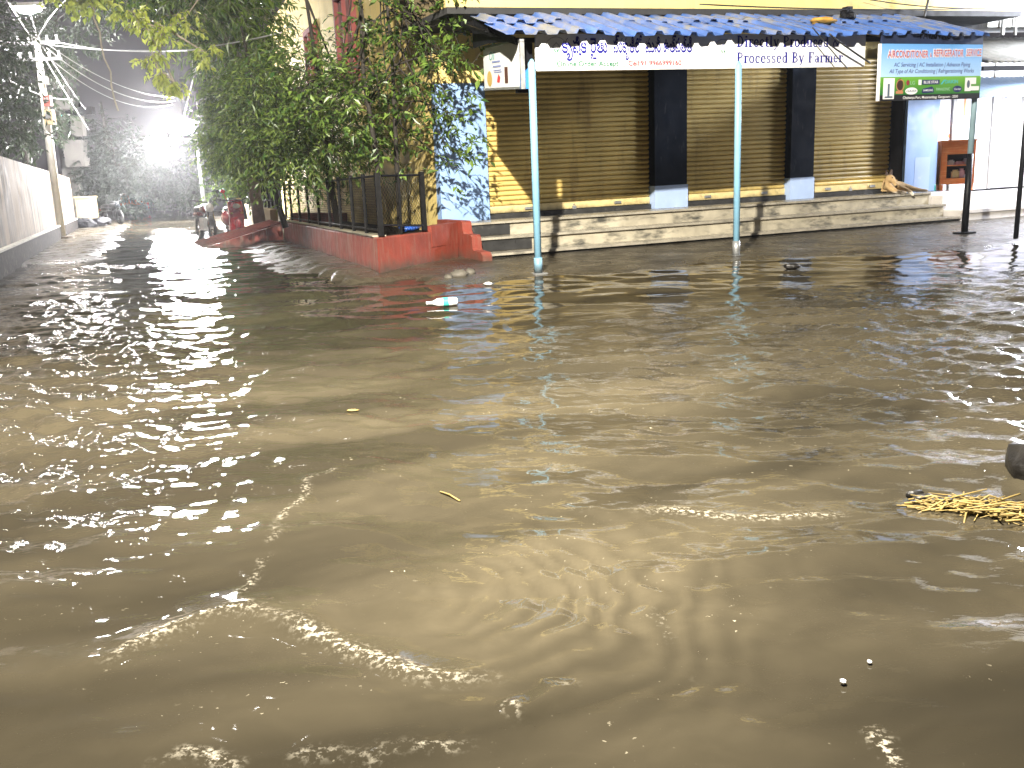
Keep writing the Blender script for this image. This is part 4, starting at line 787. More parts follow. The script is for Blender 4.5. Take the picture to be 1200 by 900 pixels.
# garden wall, fence, ramp -----------------------------------------
B1 = S(-0.604, 0.60, 0)
def slabwall(mb, a, b, z0, z1a, z1b, th, inward):
    a = Vector(a); b = Vector(b); w = inward.normalized() * th
    mb.hexa([a + Z * z0, b + Z * z0, b + w + Z * z0, a + w + Z * z0, a + Z * z1a, b + Z * z1b, b + w + Z * z1b, a + w + Z * z1a])
def build_garden():
    t = thing('red_garden_wall', 'low red painted wall around the planted strip at the corner', 'wall', RC)
    F0 = RC + SD * 9.6
    inn = (SN * 0.9 + SD * 0.1)
    frontdir = (B1 - RC).normalized(); nin = Vector((-frontdir.y, frontdir.x, 0))
    th = .16; k_ = SN.dot(nin); RCi = RC + (SN + nin) * (th / (1 + k_))
    def foot(pts, tops, nm, mt):
        m_ = MB(); m_.hexa([p - Z * .2 for p in pts] + [p + Z * h for p, h in zip(pts, tops)]); o = m_.build(nm, mt, t); bv = o.modifiers.new('worn_edge', 'BEVEL'); bv.width = .018; bv.segments = 2
    foot([RC, RCi, F0 + SN * th, F0], [.53, .53, .50, .50], 'street_side', REDW)
    foot([RC + frontdir * .002, B1, B1 + nin * th, RCi + frontdir * .002], [.53, .52, .52, .53], 'front_side', RED)
    w = MB(); slabwall(w, RC.lerp(B1, .64) - nin * 0.009, B1 - frontdir * .004, 0.3, 0.60, 0.62, 0.17, nin); w.build('raised_end', RED, t)
    w = MB(); slabwall(w, B1 - frontdir * .05 + V * .17, S(-0.55, FV - .09, 0), -0.2, 0.60, 0.62, 0.15, U); w.build('end_return', RED, t)
    c = MB(); slabwall(c, RC + SD * .22 - SN * .012, F0 - SN * .012, .532, .55, .52, .19, SN); c.build('coping', STONE, t)
    f = thing('iron_fence', 'black iron fence with wire mesh standing on the red garden wall', 'fence', RC + Z * 0.5)
    base, top = 0.53, 1.36
    def post(p, th=.045, h=top):
        m_ = MB(); m_.box(p + Z * (base + (h - base) / 2 + .02), (th, th, h - base), SN, SD, Z); m_.build('post', BLACK, f)
    side = [RC + SN * .08 + SD * d for d in (0.1, 1.0, 1.9, 2.9, 3.9, 5.0, 6.2, 7.4, 8.6, 9.5)]
    for i, p in enumerate(side): post(p, .07 if i == 0 else .045)
    fe = RC + frontdir * 1.27 + nin * .08; L = (fe - side[0])
    post(fe, .07); post(side[0] + L * .45, .03)
    rl = MB()
    rl.tube([side[0] + Z * (top - .02), side[-1] + Z * (top - .06)], .016, 6); rl.tube([side[0] + Z * (base + .09), side[-1] + Z * (base + .07)], .016, 6)
    rl.tube([side[0] + L * .1 + Z * (top - .02), fe + Z * (top - .02)], .016, 6); rl.tube([side[0] + Z * (base + .16), fe + Z * (base + .09)], .016, 6); rl.build('rail', BLACK, f)
    me = MB()
    for a, b in ((side[0], side[-1]), (side[0], fe)):
        d = b - a; n_ = int(d.length / .07)
        for i in range(n_ + 12):
            for sg in (1, -1):
                x0 = i * .07 if sg > 0 else i * .07; hh = top - base - .1
                p0, p1 = x0, x0 - sg * hh
                if sg < 0: p0, p1 = x0 - hh, x0
                lo, hi = max(0, min(p0, p1)), min(d.length, max(p0, p1))
                if hi <= lo: continue
                un = d.normalized(); za = (lo - min(p0, p1)) / hh; zb = (hi - min(p0, p1)) / hh
                if sg > 0: za, zb = 1 - za, 1 - zb
                me.tube([a + un * lo + Z * (base + .05 + za * hh), a + un * hi + Z * (base + .05 + zb * hh)], .0022, 3, False)
    me.build('wire_mesh', BLACK, f)
    # ramp across the drain and the walls beyond
    r = thing('concrete_ramp', 'red painted concrete ramp sloping down from the end of the red wall', 'ramp', F0)
    a0 = F0 + SD * -.05 - SN * .02; a1 = a0 + SD * 2.6
    lo0 = a0 - SN * 1.75 - SD * .1; lo1 = a1 - SN * 1.9
    m_ = MB(); m_.hexa([a0 - Z * .2, a1 - Z * .2, lo1 - Z * .2, lo0 - Z * .2, a0 + Z * .46, a1 + Z * .46, lo1 + Z * .02, lo0 + Z * .02]); m_.build('slope', REDW, r)
    m_ = MB()
    for k in range(6):
        q0 = a0.lerp(a1, (k + .5) / 6.2); q1 = lo0.lerp(lo1, (k + .5) / 6.2)
        m_.tube([q0 + Z * .462, q1 + Z * .03], .035, 5)
    m_.build('tread_rib', RED, r)
    w = thing('tan_boundary_wall', 'low tan plastered wall behind the red scooter', 'wall', F0 + SD * 4)
    m_ = MB(); slabwall(m_, F0 + SD * 3.2 + SN * .1, F0 + SD * 15 + SN * .1, -.2, .72, .85, .2, SN); m_.build('wall_body', TANW, w)
    m_ = MB()
    for k in range(14): m_.box(F0 + SD * (3.3 + k * .85) + SN * .2 + Z * 1.2, (.06, .06, .9), SN, SD, Z)
    for zz in (.95, 1.6): m_.tube([F0 + SD * 3.2 + SN * .2 + Z * zz, F0 + SD * 15 + SN * .2 + Z * zz], .02, 6)
    m_.build('railing', BLACK, w)
    m_ = MB(); slabwall(m_, F0 + SD * .3 + SN * 1.4, F0 + SD * 3.1 + SN * .6, -.2, .62, .62, .15, SN)
    setp(m_.build('inner_red_wall', RED, None, False, F0 + SD * 1.5 + SN), 'short red wall set back behind the ramp opening', 'wall')
    bed = MB(); bed.poly([RC + SN * .17 + SD * .17 + Z * .40, B1 + V * .15 + Z * .44, S(-0.5, FV, .42), B1 + SD * 16 + Z * .4, F0 + SD * 3 + SN * .2 + Z * .4, F0 + SN * .2 + Z * .4]); setp(bed.build('soil', MATS['damp_blackened_stone']), kind='structure')
    m_ = MB(); q = RC.lerp(B1, .62) + nin * .35 + Z * .58
    m_.ball(q, (.22, .12, .05), frontdir, nin, Z, 14, 7, .2); setp(m_.build('plastic_sheet', mat('blue_plastic', (0.03, 0.10, 0.42), 0.35), None, True, q), 'scrap of blue plastic lying behind the fence on the red wall', 'plastic sheet')
build_garden()

# left compound wall ------------------------------------------------
W0 = Vector((-8.16, 14.92, 0)); WD = Vector((math.sin(R(-21.7)), math.cos(R(-21.7)), 0)); WN = Vector((math.cos(R(-21.7)), -math.sin(R(-21.7)), 0))
def build_left_wall():
    t = thing('compound_wall', 'tall stained concrete wall with dark stone footing on the left', 'wall', W0)
    a, b = W0 - WD * 6, W0 + WD * 24.5
    n_ = 14
    for i in range(n_):
        p, q = a.lerp(b, i / n_), a.lerp(b, (i + 1) / n_); w = MB()
        slabwall(w, p + WD * .006 - WN * .03, q - WD * .006 - WN * .03, .42, 2.02, 2.02, .16, -WN); w.build('panel', CONC, t)
    m_ = MB(); slabwall(m_, a + WN * .05, b + WN * .05, -.2, .40, .40, .3, -WN); m_.build('stone_footing', BRICK, t)
    m_ = MB(); slabwall(m_, a + WN * .07, b + WN * .07, .402, .44, .44, .12, -WN); m_.build('ledge', OFFW, t)
    t = thing('return_wall', 'low cream wall closing the lane beyond the tall stained wall', 'wall', sight(102, 257, 42))
    p = sight(91, 257, 42); q = sight(116, 257, 42); p.z = 0; q.z = 0; m_ = MB(); slabwall(m_, p, q, -.2, 1.22, 1.22, .3, WD); m_.build('wall_body', TANW, t)
    m_ = MB(); slabwall(m_, p - WN * .05 - WD * .04, q + WN * .05 - WD * .04, 1.222, 1.29, 1.29, .38, WD); m_.build('coping', TANW, t)
build_left_wall()

def catenary(a, b, sag, n=18): return [Vector(a).lerp(Vector(b), i / n) - Z * (sag * 4 * (i / n) * (1 - i / n)) for i in range(n + 1)]
def build_utility_pole():
    p0 = ground_at(72, 281); top = sight(43, 46, p0.y)
    t = thing('utility_pole', 'whitewashed utility pole leaning beside the stained wall with a bright lamp', 'utility pole', p0)
    m_ = MB(); m_.tube([p0 - Z * .1, p0.lerp(top, .5), top + (top - p0) * .01], [.145, .115, .085], 12); m_.build('pole', POLEC, t, True)
    m_ = MB(); m_.tube([p0 - Z * .05, p0 + Z * .10], [.42, .36], 14); m_.build('concrete_base', CONC, t)
    for f, s, mt in ((.62, (.26, .2, .42), TANW), (.70, (.2, .16, .3), mat('rusty_red_box', (0.28, 0.06, 0.04), .6)), (.80, (.12, .16, .2), OFFW)):
        q = p0.lerp(top, f) + Vector((.14, -.08, 0)); m_ = MB(); m_.box(q, s); o = m_.build('meter_box', mt, t)
        m_ = MB(); m_.box(q + Vector((0, -s[1] / 2 - .012, s[2] * .1)), (s[0] * .6, .02, s[2] * .4)); m_.build('box_lid', STEEL, o)
    for z in (.0, -.45):
        m_ = MB(); m_.box(top + Z * (z - .1), (1.3, .07, .08)); arm = m_.build('cross_arm', STEEL, t)
        for dx in (-.55, -.25, .3, .58):
            m_ = MB(); q = top + Vector((dx, 0, z - .06)); m_.tube([q, q + Z * .05, q + Z * .1, q + Z * .16], [.03, .045, .03, .04], 8); m_.build('insulator', LENS, arm, True)
    lamp = sight(33, 9, p0.y - 1.6)
    m_ = MB(); m_.tube([top, top.lerp(lamp, .5) + Z * .1, lamp + Z * .05], [.035, .03, .03], 8); m_.build('lamp_arm', STEEL, t, True)
    m_ = MB(); m_.box(lamp + Z * .06, (.75, .34, .09)); hd = m_.build('lamp_head', OFFW, t)
    m_ = MB(); m_.ball(lamp - Z * .03, (.36, .17, .12), nu=16, nv=8); m_.build('lamp_lens', emit('white_led', (1.0, 0.96, 0.98), 700.0), hd, True)
    L = bpy.data.lights.new('lamp_light', 'POINT'); L.energy = NEAR_LAMP; L.color = (1, .93, .84); L.shadow_soft_size = .2; lo = bpy.data.objects.new('lamp_light', L); COL.objects.link(lo); lo.parent = hd; lo.location = lamp - p0 - Z * .22
    return top
POLE_TOP = build_utility_pole()

# far street lamps ---------------------------------------------------
def far_lamp(px, py, D, label, power):
    q = sight(px, py, D); t = thing('street_lamp', label, 'street lamp', (q.x + 1.6, q.y + .4, 0), 'lamps down the street')
    b = Vector((q.x + 1.6, q.y + .4, 0)); m_ = MB(); m_.tube([b, b + Z * (q.z + .2)], [.09, .06], 10); m_.build('pole', STEEL, t, True)
    m_ = MB(); m_.tube([b + Z * (q.z + .1), q + Z * .2], .035, 8); m_.build('arm', STEEL, t, True)
    m_ = MB(); m_.box(q + Z * .20, (.7, .5, .12)); h = m_.build('lamp_head', STEEL, t)
    m_ = MB(); m_.ball(q, (.52, .36, .26), nu=18, nv=10); m_.build('lamp_lens', emit('white_flood_%d' % px, (1.0, .97, .98), power), h, True)
    L = bpy.data.lights.new('lamp_light', 'POINT'); L.energy = FAR_LAMP; L.color = (1, .97, .95); L.shadow_soft_size = .3; lo = bpy.data.objects.new('lamp_light', L); COL.objects.link(lo); lo.parent = h; lo.location = q - b - Z * .35
far_lamp(211, 149, 34, 'brighter of two white lamps glowing over the far end of the lane', 2600.0)
far_lamp(184, 168, 41, 'lower smaller white lamp glowing left of the brighter one down the lane', 1800.0)

# street lamp overhead that lights the crossing ---------------------
def key_lamp():
    b = Vector((-3.6, -1.6, 0)); q = KEY_POS
    t = thing('street_lamp', 'tall street lamp on a curved arm leaning over the flooded crossing', 'street lamp', b)
    m_ = MB(); m_.tube([b - Z * .1, b + Z * 6.6, b + Z * 7.1 + Vector((.25, .3, 0)), q + Z * .22], [.11, .08, .05, .04], 12); m_.build('pole', STEEL, t, True)
    d = (q - b); d.z = 0; d.normalize(); c = Z.cross(d)
    m_ = MB(); m_.box(q + Z * .14, (.8, .3, .1), d, c, Z); h = m_.build('lamp_head', STEEL, t)
    m_ = MB(); m_.ball(q + Z * .09, (.3, .12, .05), d, c, Z, 16, 8); m_.build('lamp_lens', emit('warm_led', (1, .93, .8), 25.0), h, True)
    L = bpy.data.lights.new('lamp_light', 'SPOT'); L.energy = KEY_POWER; L.color = (1.0, .93, .80); L.shadow_soft_size = .09; L.spot_size = R(150); L.spot_blend = 1.0
    lo = bpy.data.objects.new('lamp_light', L); COL.objects.link(lo); lo.parent = h; lo.location = q - b
    lo.rotation_euler = (Vector((0.8, 12.0, 0.3)) - q).to_track_quat('-Z', 'Y').to_euler()
key_lamp()
def shop_lamp():
    q = S(12.0, -2.35, 3.95); b = S(14.0, -2.4, 0)
    t = thing('flood_lamp', 'white flood lamp on a post in front of the cement sheet awning', 'lamp', b)
    m_ = MB(); m_.tube([b - Z * .1, b + Z * 4.0, b + Z * 4.4 - U * .3, q + Z * .25], [.04, .04, .03, .03], 8); m_.build('post', BLACK, t, True)
    m_ = MB(); m_.box(q + Z * .15, (.6, .3, .12), U, V, Z); h = m_.build('lamp_head', BLACK, t)
    m_ = MB(); m_.ball(q, (.50, .26, .22), U, V, Z, 14, 8); m_.build('lamp_lens', emit('cool_led', (.84, .88, 1.0), 750.0), h, True)
    L = bpy.data.lights.new('lamp_light', 'POINT'); L.energy = SHOP_LAMP; L.color = (.84, .88, 1.0); L.shadow_soft_size = .15; lo = bpy.data.objects.new('lamp_light', L); COL.objects.link(lo); lo.parent = h; lo.location = q - b - Z * .25
    q = S(12.75, -0.75, 2.42)
    t = thing('tube_light', 'white tube light fixed under the cement sheet awning', 'lamp', q)
    m_ = MB(); m_.box(q + Z * .05, (1.25, .07, .06), U, V, Z); h = m_.build('fitting', OFFW, t)
    m_ = MB(); m_.tube([q - U * .6, q + U * .6], .016, 8); m_.build('tube', emit('tube_white', (.88, .92, 1.0), 60.0), h, True)
    L = bpy.data.lights.new('lamp_light', 'POINT'); L.energy = 1300.0; L.color = (.88, .90, 1.0); L.shadow_soft_size = .3; lo = bpy.data.objects.new('lamp_light', L); COL.objects.link(lo); lo.parent = h; lo.location = (0, 0, -.15)
shop_lamp()

# ------------------------------------------------------------------ trees
def leaf(mb, p, d, L, w, r):
    d = d.normalized(); s = d.cross(Vector((r.gauss(0, .5), r.gauss(0, .5), 1))); s = s.normalized() if s.length > 1e-4 else d.orthogonal().normalized()
    n = s.cross(d); b = len(mb.v); fold = n * (w * .35)
    mb.v += [tuple(p), tuple(p + d * (L * .45) + s * w + fold), tuple(p + d * L - n * (L * .12)), tuple(p + d * (L * .45) - s * w + fold)]
    mb.f += [(b, b + 1, b + 2), (b, b + 2, b + 3)]
def twig(lm, wm, p, d, L, nl, ls, lw, droop, r, tr=.0045):
    pts = [p]; q = p.copy(); dd = d.normalized()
    for i in range(5):
        dd = (dd + Vector((r.gauss(0, .13), r.gauss(0, .13), -droop * .22 + r.gauss(0, .08)))).normalized(); q = q + dd * (L / 5); pts.append(q.copy())
    if wm is not None: wm.tube(pts, [tr, tr * .9, tr * .8, tr * .65, tr * .5, tr * .3], 4, False)
    for i in range(nl):
        f = .12 + .88 * (i + r.random()) / nl; k = min(int(f * 5), 4); a = pts[k].lerp(pts[k + 1], f * 5 - k); t = (pts[k + 1] - pts[k]).normalized()
        s = t.cross(Vector((r.gauss(0, .6), r.gauss(0, .6), 1))).normalized() * (1 if i % 2 else -1)
        leaf(lm, a, t * .55 + s * .8 + Vector((r.gauss(0, .25), r.gauss(0, .25), -droop * .6 + r.gauss(0, .25))), ls * r.uniform(.45, 1.45), lw * r.uniform(.6, 1.3), r)
def tree(name, label, base, h, trunk_r, lobes, ntw, ls, lw, droop, lm_, bm_, seed, lean=(0, 0), tl=.55, nl=9, group=None, forks=7, top=True):
    r = random.Random(seed); base = Vector(base)
    t = thing(name, label, 'tree', base, group)
    tm = MB(); pts = [base + Vector((lean[0] * f + r.gauss(0, .03), lean[1] * f + r.gauss(0, .03), h * f)) for f in (0, .25, .5, .75, 1)]
    tm.tube(pts, [trunk_r, trunk_r * .85, trunk_r * .7, trunk_r * .5, trunk_r * .25], 9)
    for i in range(forks):
        c, rad = lobes[i % len(lobes)]; f = r.uniform(.35, .95); k = min(int(f * 4), 3); a = pts[k].lerp(pts[k + 1], f * 4 - k)
        e = Vector(c) + Vector((r.uniform(-.5, .5) * rad[0], r.uniform(-.5, .5) * rad[1], r.uniform(-.3, .6) * rad[2])); mid = a.lerp(e, .5) + Vector((r.gauss(0, .12), r.gauss(0, .12), .12))
        tm.tube([a, a.lerp(mid, .5), mid, mid.lerp(e, .5), e], [trunk_r * .42, trunk_r * .34, trunk_r * .26, trunk_r * .18, trunk_r * .08], 6, False)
    tk = tm.build('trunk', bm_, t, True)
    lm = MB(); wm = MB(); vol = [rad[0] * rad[1] * rad[2] for _, rad in lobes]; tot = sum(v ** .67 for v in vol)
    for (c, rad), v in zip(lobes, vol):
        for _ in range(int(ntw * v ** .67 / tot)):
            while True:
                o = Vector((r.uniform(-1, 1), r.uniform(-1, 1), r.uniform(-1, 1)))
                if .12 < o.length < 1: break
            o = o * (o.length ** -.35)
            p = Vector(c) + Vector((o.x * rad[0], o.y * rad[1], o.z * rad[2]))
            d = Vector((o.x, o.y, o.z * .5 + .15)) + Vector((r.gauss(0, .5), r.gauss(0, .5), r.gauss(0, .3)))
            twig(lm, wm, p, d, tl * r.uniform(.6, 1.3), nl, ls, lw, droop, r)
    lm.build('crown', lm_, t); wm.build('twigs', bm_, t)
    return t
def lob(px, py, D, rx, ry=None, rz=None): return (sight(px, py, D), (rx, ry or rx, rz or rx))
def at_g(px, D): q = sight(px, 240, D); q.z = .4; return q
GT = 'trees in the planted strip'
tree('garden_tree', 'thin dark trunked tree just inside the fence corner with airy leaves', at_g(446, 13.9), 4.7, .045, [lob(425, 130, 13.9, .7, .6, .55), lob(455, 75, 13.9, .7, .6, .5), lob(400, 110, 14.2, .6, .6, .6), lob(480, 15, 14.0, .9, .6, .5)], 215, .115, .027, .35, LEAF1, BARK, 11, (-.15, 0), .5, 9, GT, 16)
tree('garden_tree', 'second thin tree right of the first with branches reaching the blue wall', at_g(470, 14.2), 5.2, .04, [lob(500, 95, 13.9, .6, .5, .6), lob(528, 150, 13.6, .3, .4, .5), lob(480, 170, 14.1, .5, .5, .5), lob(535, 80, 13.7, .35, .4, .4), lob(505, 20, 14.2, .8, .6, .4), lob(532, 195, 13.8, .18, .3, .3)], 125, .12, .030, .55, LEAF1, BARK, 12, (-.05, 0), .5, 8, GT, 16)
tree('bamboo_tree', 'dense narrow leaved tree in the middle of the planted strip', at_g(395, 16.2), 4.6, .06, [lob(370, 130, 16.0, 1.1, .9, .9), lob(345, 178, 16.2, .9, .9, .55), lob(395, 165, 16.0, .8, .8, .5), lob(345, 95, 16.4, .8, .7, .6), lob(318, 140, 16.8, .8, .8, .7)], 820, .13, .018, .5, LEAF2, BARK, 13, (-.3, 0), .6, 11, GT, 12)
tree('bamboo_tree', 'bushy fine leaved tree overhanging the red scooter', at_g(330, 20.5), 4.2, .07, [lob(310, 150, 20.5, 1.0, 1.0, .9), lob(287, 172, 21, .75, 1.0, .5), lob(295, 130, 21, .75, 1.0, .7), lob(325, 120, 21, 1.0, 1, .7), lob(280, 158, 22, .5, .8, .6)], 950, .16, .022, .4, LEAF2, BARK, 14, (-.5, 0), .6, 11, GT, 10)
tree('street_tree', 'leafy tree hanging over the parked motorbike down the lane', at_g(285, 28), 4.6, .09, [lob(288, 190, 28, .7, 1, .8), lob(300, 165, 28, .9, 1, 1), lob(262, 222, 29, .35, .8, .25), lob(290, 205, 27, .8, .9, .5)], 420, .16, .035, .4, LEAF1, BARK, 15, (-.5, 0), .7, 10, None, 8)
tree('big_street_tree', 'tall pale trunked tree spreading over the lane at the top', at_g(303, 24), 9.0, .16, [lob(272, 60, 23, .8, 1.0, .8), lob(280, 25, 23, .8, 1.0, .7), lob(235, 8, 22, .8, .9, .4), lob(290, 110, 23, .6, .8, .6), lob(185, -12, 22, 1.1, 1.0, .3), lob(240, -30, 23, 1.6, 1.3, .7)], 800, .22, .030, .8, LEAF1, BARKL, 16, (-.4, -.3), .8, 11, None, 14)
# low bright branch near the lamp
def spray(name, label, lobes, ntw, ls, lw, droop, m_, seed, root, nl=8, tl=.5):
    r = random.Random(seed); t = thing(name, label, 'branch', root); lm = MB(); wm = MB(); prev = Vector(root)
    for c, rad in lobes:
        wm.tube([prev, prev.lerp(c, .5) + Z * .06, c], [.016, .012, .008], 6, False); prev = c
        for _ in range(ntw // len(lobes)):
            o = Vector((r.gauss(0, .5), r.gauss(0, .5), r.gauss(0, .5))); p = c + Vector((o.x * rad[0], o.y * rad[1], o.z * rad[2]))
            twig(lm, wm, p, Vector((o.x, o.y, -.3)) + Vector((r.gauss(0, .4), r.gauss(0, .4), 0)), tl * r.uniform(.6, 1.2), nl, ls, lw, droop, r)
    lm.build('leaves', m_, t); wm.build('twigs', BARKL, t)
spray('overhanging_branch', 'yellow green leafy branch drooping over the lane in front of the night sky', [lob(218, 20, 17.5, .28, .3, .2), lob(192, 38, 17.5, .28, .3, .22), lob(178, 62, 17.5, .2, .2, .2), lob(186, 84, 17.5, .15, .2, .14), lob(205, 98, 17.6, .12, .2, .1), lob(168, 26, 17.5, .2, .2, .16), lob(238, 60, 17.6, .2, .2, .2), lob(150, 12, 17.5, .2, .2, .1)], 112, .12, .034, .7, LEAF4, 21, sight(245, -10, 18), 7, .24)
spray('overhanging_branch', 'small bright yellow green leaf cluster beside the pole lamp at the top', [lob(110, -8, 20, .25, .3, .2), lob(90, 0, 20, .3, .3, .16), lob(78, -8, 20, .25, .3, .2)], 40, .15, .055, .5, LEAF4, 22, sight(130, -60, 20), 7, .3)
tree('wall_tree', 'dark leafy tree rising behind the stained wall near the frame edge', (-13.2, 22.5, 0), 6, .14, [lob(-8, 125, 22.5, .6, .8, .8), lob(-25, 50, 22.5, .9, 1, .9), lob(4, 45, 23, .35, .6, .5), lob(2, 155, 22, .45, .6, .3)], 300, .16, .036, .4, LEAF3, BARK, 31, (0, 0), .7, 9, 'trees behind the wall', 8)
tree('wall_tree', 'dark tree mass filling the space between the pole and the grey building', (-19.0, 38, 0), 9, .2, [lob(25, 90, 37, 1.4, 1.2, 1.6), lob(60, 50, 38, .9, 1.2, 1.0), lob(35, 145, 36, 1.0, 1.2, .9), lob(85, 15, 38, 1.0, 1.2, .6), lob(15, 30, 37, 1.4, 1.4, 1.4), lob(105, 0, 38, 1.0, 1, .5)], 560, .24, .05, .6, LEAF3, BARK, 32, (0, 0), 1.0, 10, 'trees behind the wall', 8)
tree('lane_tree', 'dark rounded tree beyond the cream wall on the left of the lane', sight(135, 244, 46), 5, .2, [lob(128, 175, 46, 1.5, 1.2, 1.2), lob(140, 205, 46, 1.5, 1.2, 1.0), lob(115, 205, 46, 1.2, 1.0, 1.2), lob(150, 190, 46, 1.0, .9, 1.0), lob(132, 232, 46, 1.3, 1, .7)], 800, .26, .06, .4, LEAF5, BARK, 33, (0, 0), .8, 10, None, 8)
tree('lane_tree', 'grey green tree under the far lamps at the end of the lane', sight(205, 238, 58), 5, .2, [lob(200, 205, 58, 1.8, 1.4, 1.3), lob(225, 200, 57, 1.8, 1.4, 1.4), lob(182, 215, 60, 1.3, 1.2, 1.0), lob(215, 225, 56, 1.5, 1, .8)], 600, .3, .07, .4, LEAF3, BARK, 34, (0, 0), .9, 9, None, 6)
tree('lane_tree', 'small distant tree closing the very end of the lane', sight(165, 236, 74), 4, .2, [lob(165, 212, 74, 1.8, 1.2, 1.3), lob(150, 218, 74, 1.6, 1.2, 1.0), lob(180, 222, 74, 1.6, 1.2, .9)], 350, .36, .08, .4, LEAF3, BARK, 35, (0, 0), .9, 9, None, 5)

# grey building behind the left wall, far buildings ------------------
def block(name, label, px0, px1, ptop, D, dep, m_, win=None):
    a = sight(px0, 240, D); b = sight(px1, 240, D); a.z = b.z = 0; h = sight((px0 + px1) / 2, ptop, D).z
    t = thing(name, label, 'building', a); w = MB(); slabwall(w, a, b, -.2, h, h, dep, SD); w.build('wall', m_, t)
    X_ = (b - a); L = X_.length; X_ = X_.normalized(); N_ = Vector((X_.y, -X_.x, 0))
    rows = int((h - 1) / 2.6)
    for r_ in range(rows):
        for c in range(max(1, int(L / 2.4))):
            q = a + X_ * (1.1 + c * 2.3) + Z * (1.4 + r_ * 2.6) + N_ * .03
            if (q - a).dot(X_) > L - .6: continue
            f = MB(); f.box(q, (.95, .08, 1.1), X_, N_, Z); wf = f.build('window', OFFW, t); g = MB(); g.box(q + N_ * .045, (.8, .02, .95), X_, N_, Z); g.build('pane', DGLASS, wf)
    c = MB(); slabwall(c, a - X_ * .1 + N_ * .1, b + X_ * .1 + N_ * .1, h + .002, h + .25, h + .25, dep, SD); c.build('parapet', m_, t)
    return t, a, X_, N_, h
t, a, X_, N_, h = block('apartment_building', 'grey narrow apartment block with wall boxes behind the stained wall', 78, 99, 62, 45, 6, TOWER)
for (px, py, s, mt) in ((92, 148, (.5, .4, .9), TOWER), (84, 138, (.4, .3, .6), BLACK), (90, 180, (.9, .6, 1.2), TOWER), (76, 122, (.7, .4, .5), TOWER), (102, 130, (.6, .4, .35), BLACK)):
    m_ = MB(); m_.box(sight(px, py, 44.6), s); m_.build('wall_box', mt, t)
m_ = MB()
for px in (82, 88, 94): m_.tube([sight(px, 195, 44.8), sight(px - 1, 120, 44.8)], .05, 6)
m_.build('pipe', BLACK, t, True)
m_ = MB(); m_.ball(sight(73.5, 136, 44.3), .06, nu=8, nv=6); m_.build('indicator_light', emit('green_led', (.05, .9, .6), 3.0), t)
block('far_building', 'dim grey building far off behind the lane trees', 120, 250, 172, 95, 8, mat('dim_facade', (0.07, 0.065, 0.075), .9))
block('side_building', 'grey building hidden behind the trees right of the lane', 232, 300, 20, 62, 8, mat('dim_facade', (0.07, 0.065, 0.075), .9))

# ------------------------------------------------------------------ vehicles down the lane
def wheel(t, c, axis, r, w, CHROME=CHROME):
    m_ = MB(); m_.ring(c, axis, r - w * .5, w * .5, 26, 10); wh = m_.build('wheel', RUBBER, t, True)
    m_ = MB(); m_.ring(c, axis, r - w * 1.05, .012, 22, 6); a = Vector(axis).normalized(); m_.tube([Vector(c) - a * .05, Vector(c) + a * .05], .035, 10)
    o = a.orthogonal().normalized(); o2 = a.cross(o)
    for k in range(6):
        d = o * math.cos(k * math.pi / 3) + o2 * math.sin(k * math.pi / 3); m_.tube([Vector(c), Vector(c) + d * (r - w)], .012, 5)
    m_.build('rim', CHROME, wh, True)
def scooter(base, ang):
    t = thing('scooter', 'red scooter parked facing out by the tan wall', 'scooter', base)
    F = Vector((math.cos(ang), math.sin(ang), 0)); Sx = Vector((-F.y, F.x, 0)); P = lambda f, s, z: base + F * f + Sx * s + Z * z
    wheel(t, P(.62, 0, .23), Sx, .23, .09); wheel(t, P(-.60, 0, .23), Sx, .23, .10)
    m_ = MB(); m_.ball(P(.62, 0, .36), (.27, .085, .16), F, Sx, Z, 16, 10); m_.build('front_fender', REDP, t, True)
    m_ = MB(); pr = [(.50, .30), (.58, .55), (.52, .90), (.44, .98), (.36, .92), (.36, .40), (.22, .26), (.22, .20), (.46, .20)]
    m_.prism([P(f, -.19, z) for f, z in pr], Sx * .38); o = m_.build('leg_shield', REDP, t); bv = o.modifiers.new('round', 'BEVEL'); bv.width = .05; bv.segments = 3
    m_ = MB(); m_.ball(P(.54, 0, .82), (.10, .15, .15), F, Sx, Z); m_.build('headlight_nacelle', REDP, t, True)
    m_ = MB(); m_.ball(P(.61, 0, .84), (.05, .10, .07), F, Sx, Z); m_.build('headlight', LENS, t, True)
    for s in (-1, 1):
        m_ = MB(); m_.ball(P(.58, s * .13, .66), (.04, .04, .03), F, Sx, Z, 8, 6); m_.build('indicator', ORANGE, t, True)
    m_ = MB(); m_.box(P(0, 0, .25), (.62, .34, .08), F, Sx, Z); m_.build('footboard', SEATM, t)
    m_ = MB(); m_.ball(P(-.48, 0, .52), (.46, .20, .24), F, Sx, Z, 18, 10); m_.build('rear_body', REDP, t, True)
    m_ = MB(); m_.ball(P(-.38, 0, .76), (.42, .15, .07), F, Sx, Z, 18, 8); m_.build('seat', SEATM, t, True)
    m_ = MB(); m_.tube([P(.40, -.34, 1.02), P(.46, -.15, .99), P(.48, 0, .97), P(.46, .15, .99), P(.40, .34, 1.02)], .02, 8); hb = m_.build('handlebar', SEATM, t, True)
    for s in (-1, 1):
        m_ = MB(); m_.tube([P(.44, s * .20, 1.0), P(.42, s * .27, 1.2)], .008, 5); m_.ball(P(.42, s * .28, 1.24), (.02, .07, .05), F, Sx, Z, 10, 7); m_.build('mirror', REDP if s < 0 else SEATM, t, True)
    m_ = MB(); m_.ball(P(.50, 0, 1.02), (.08, .2, .05), F, Sx, Z, 14, 8); m_.build('handlebar_cover', CHROME, t, True)
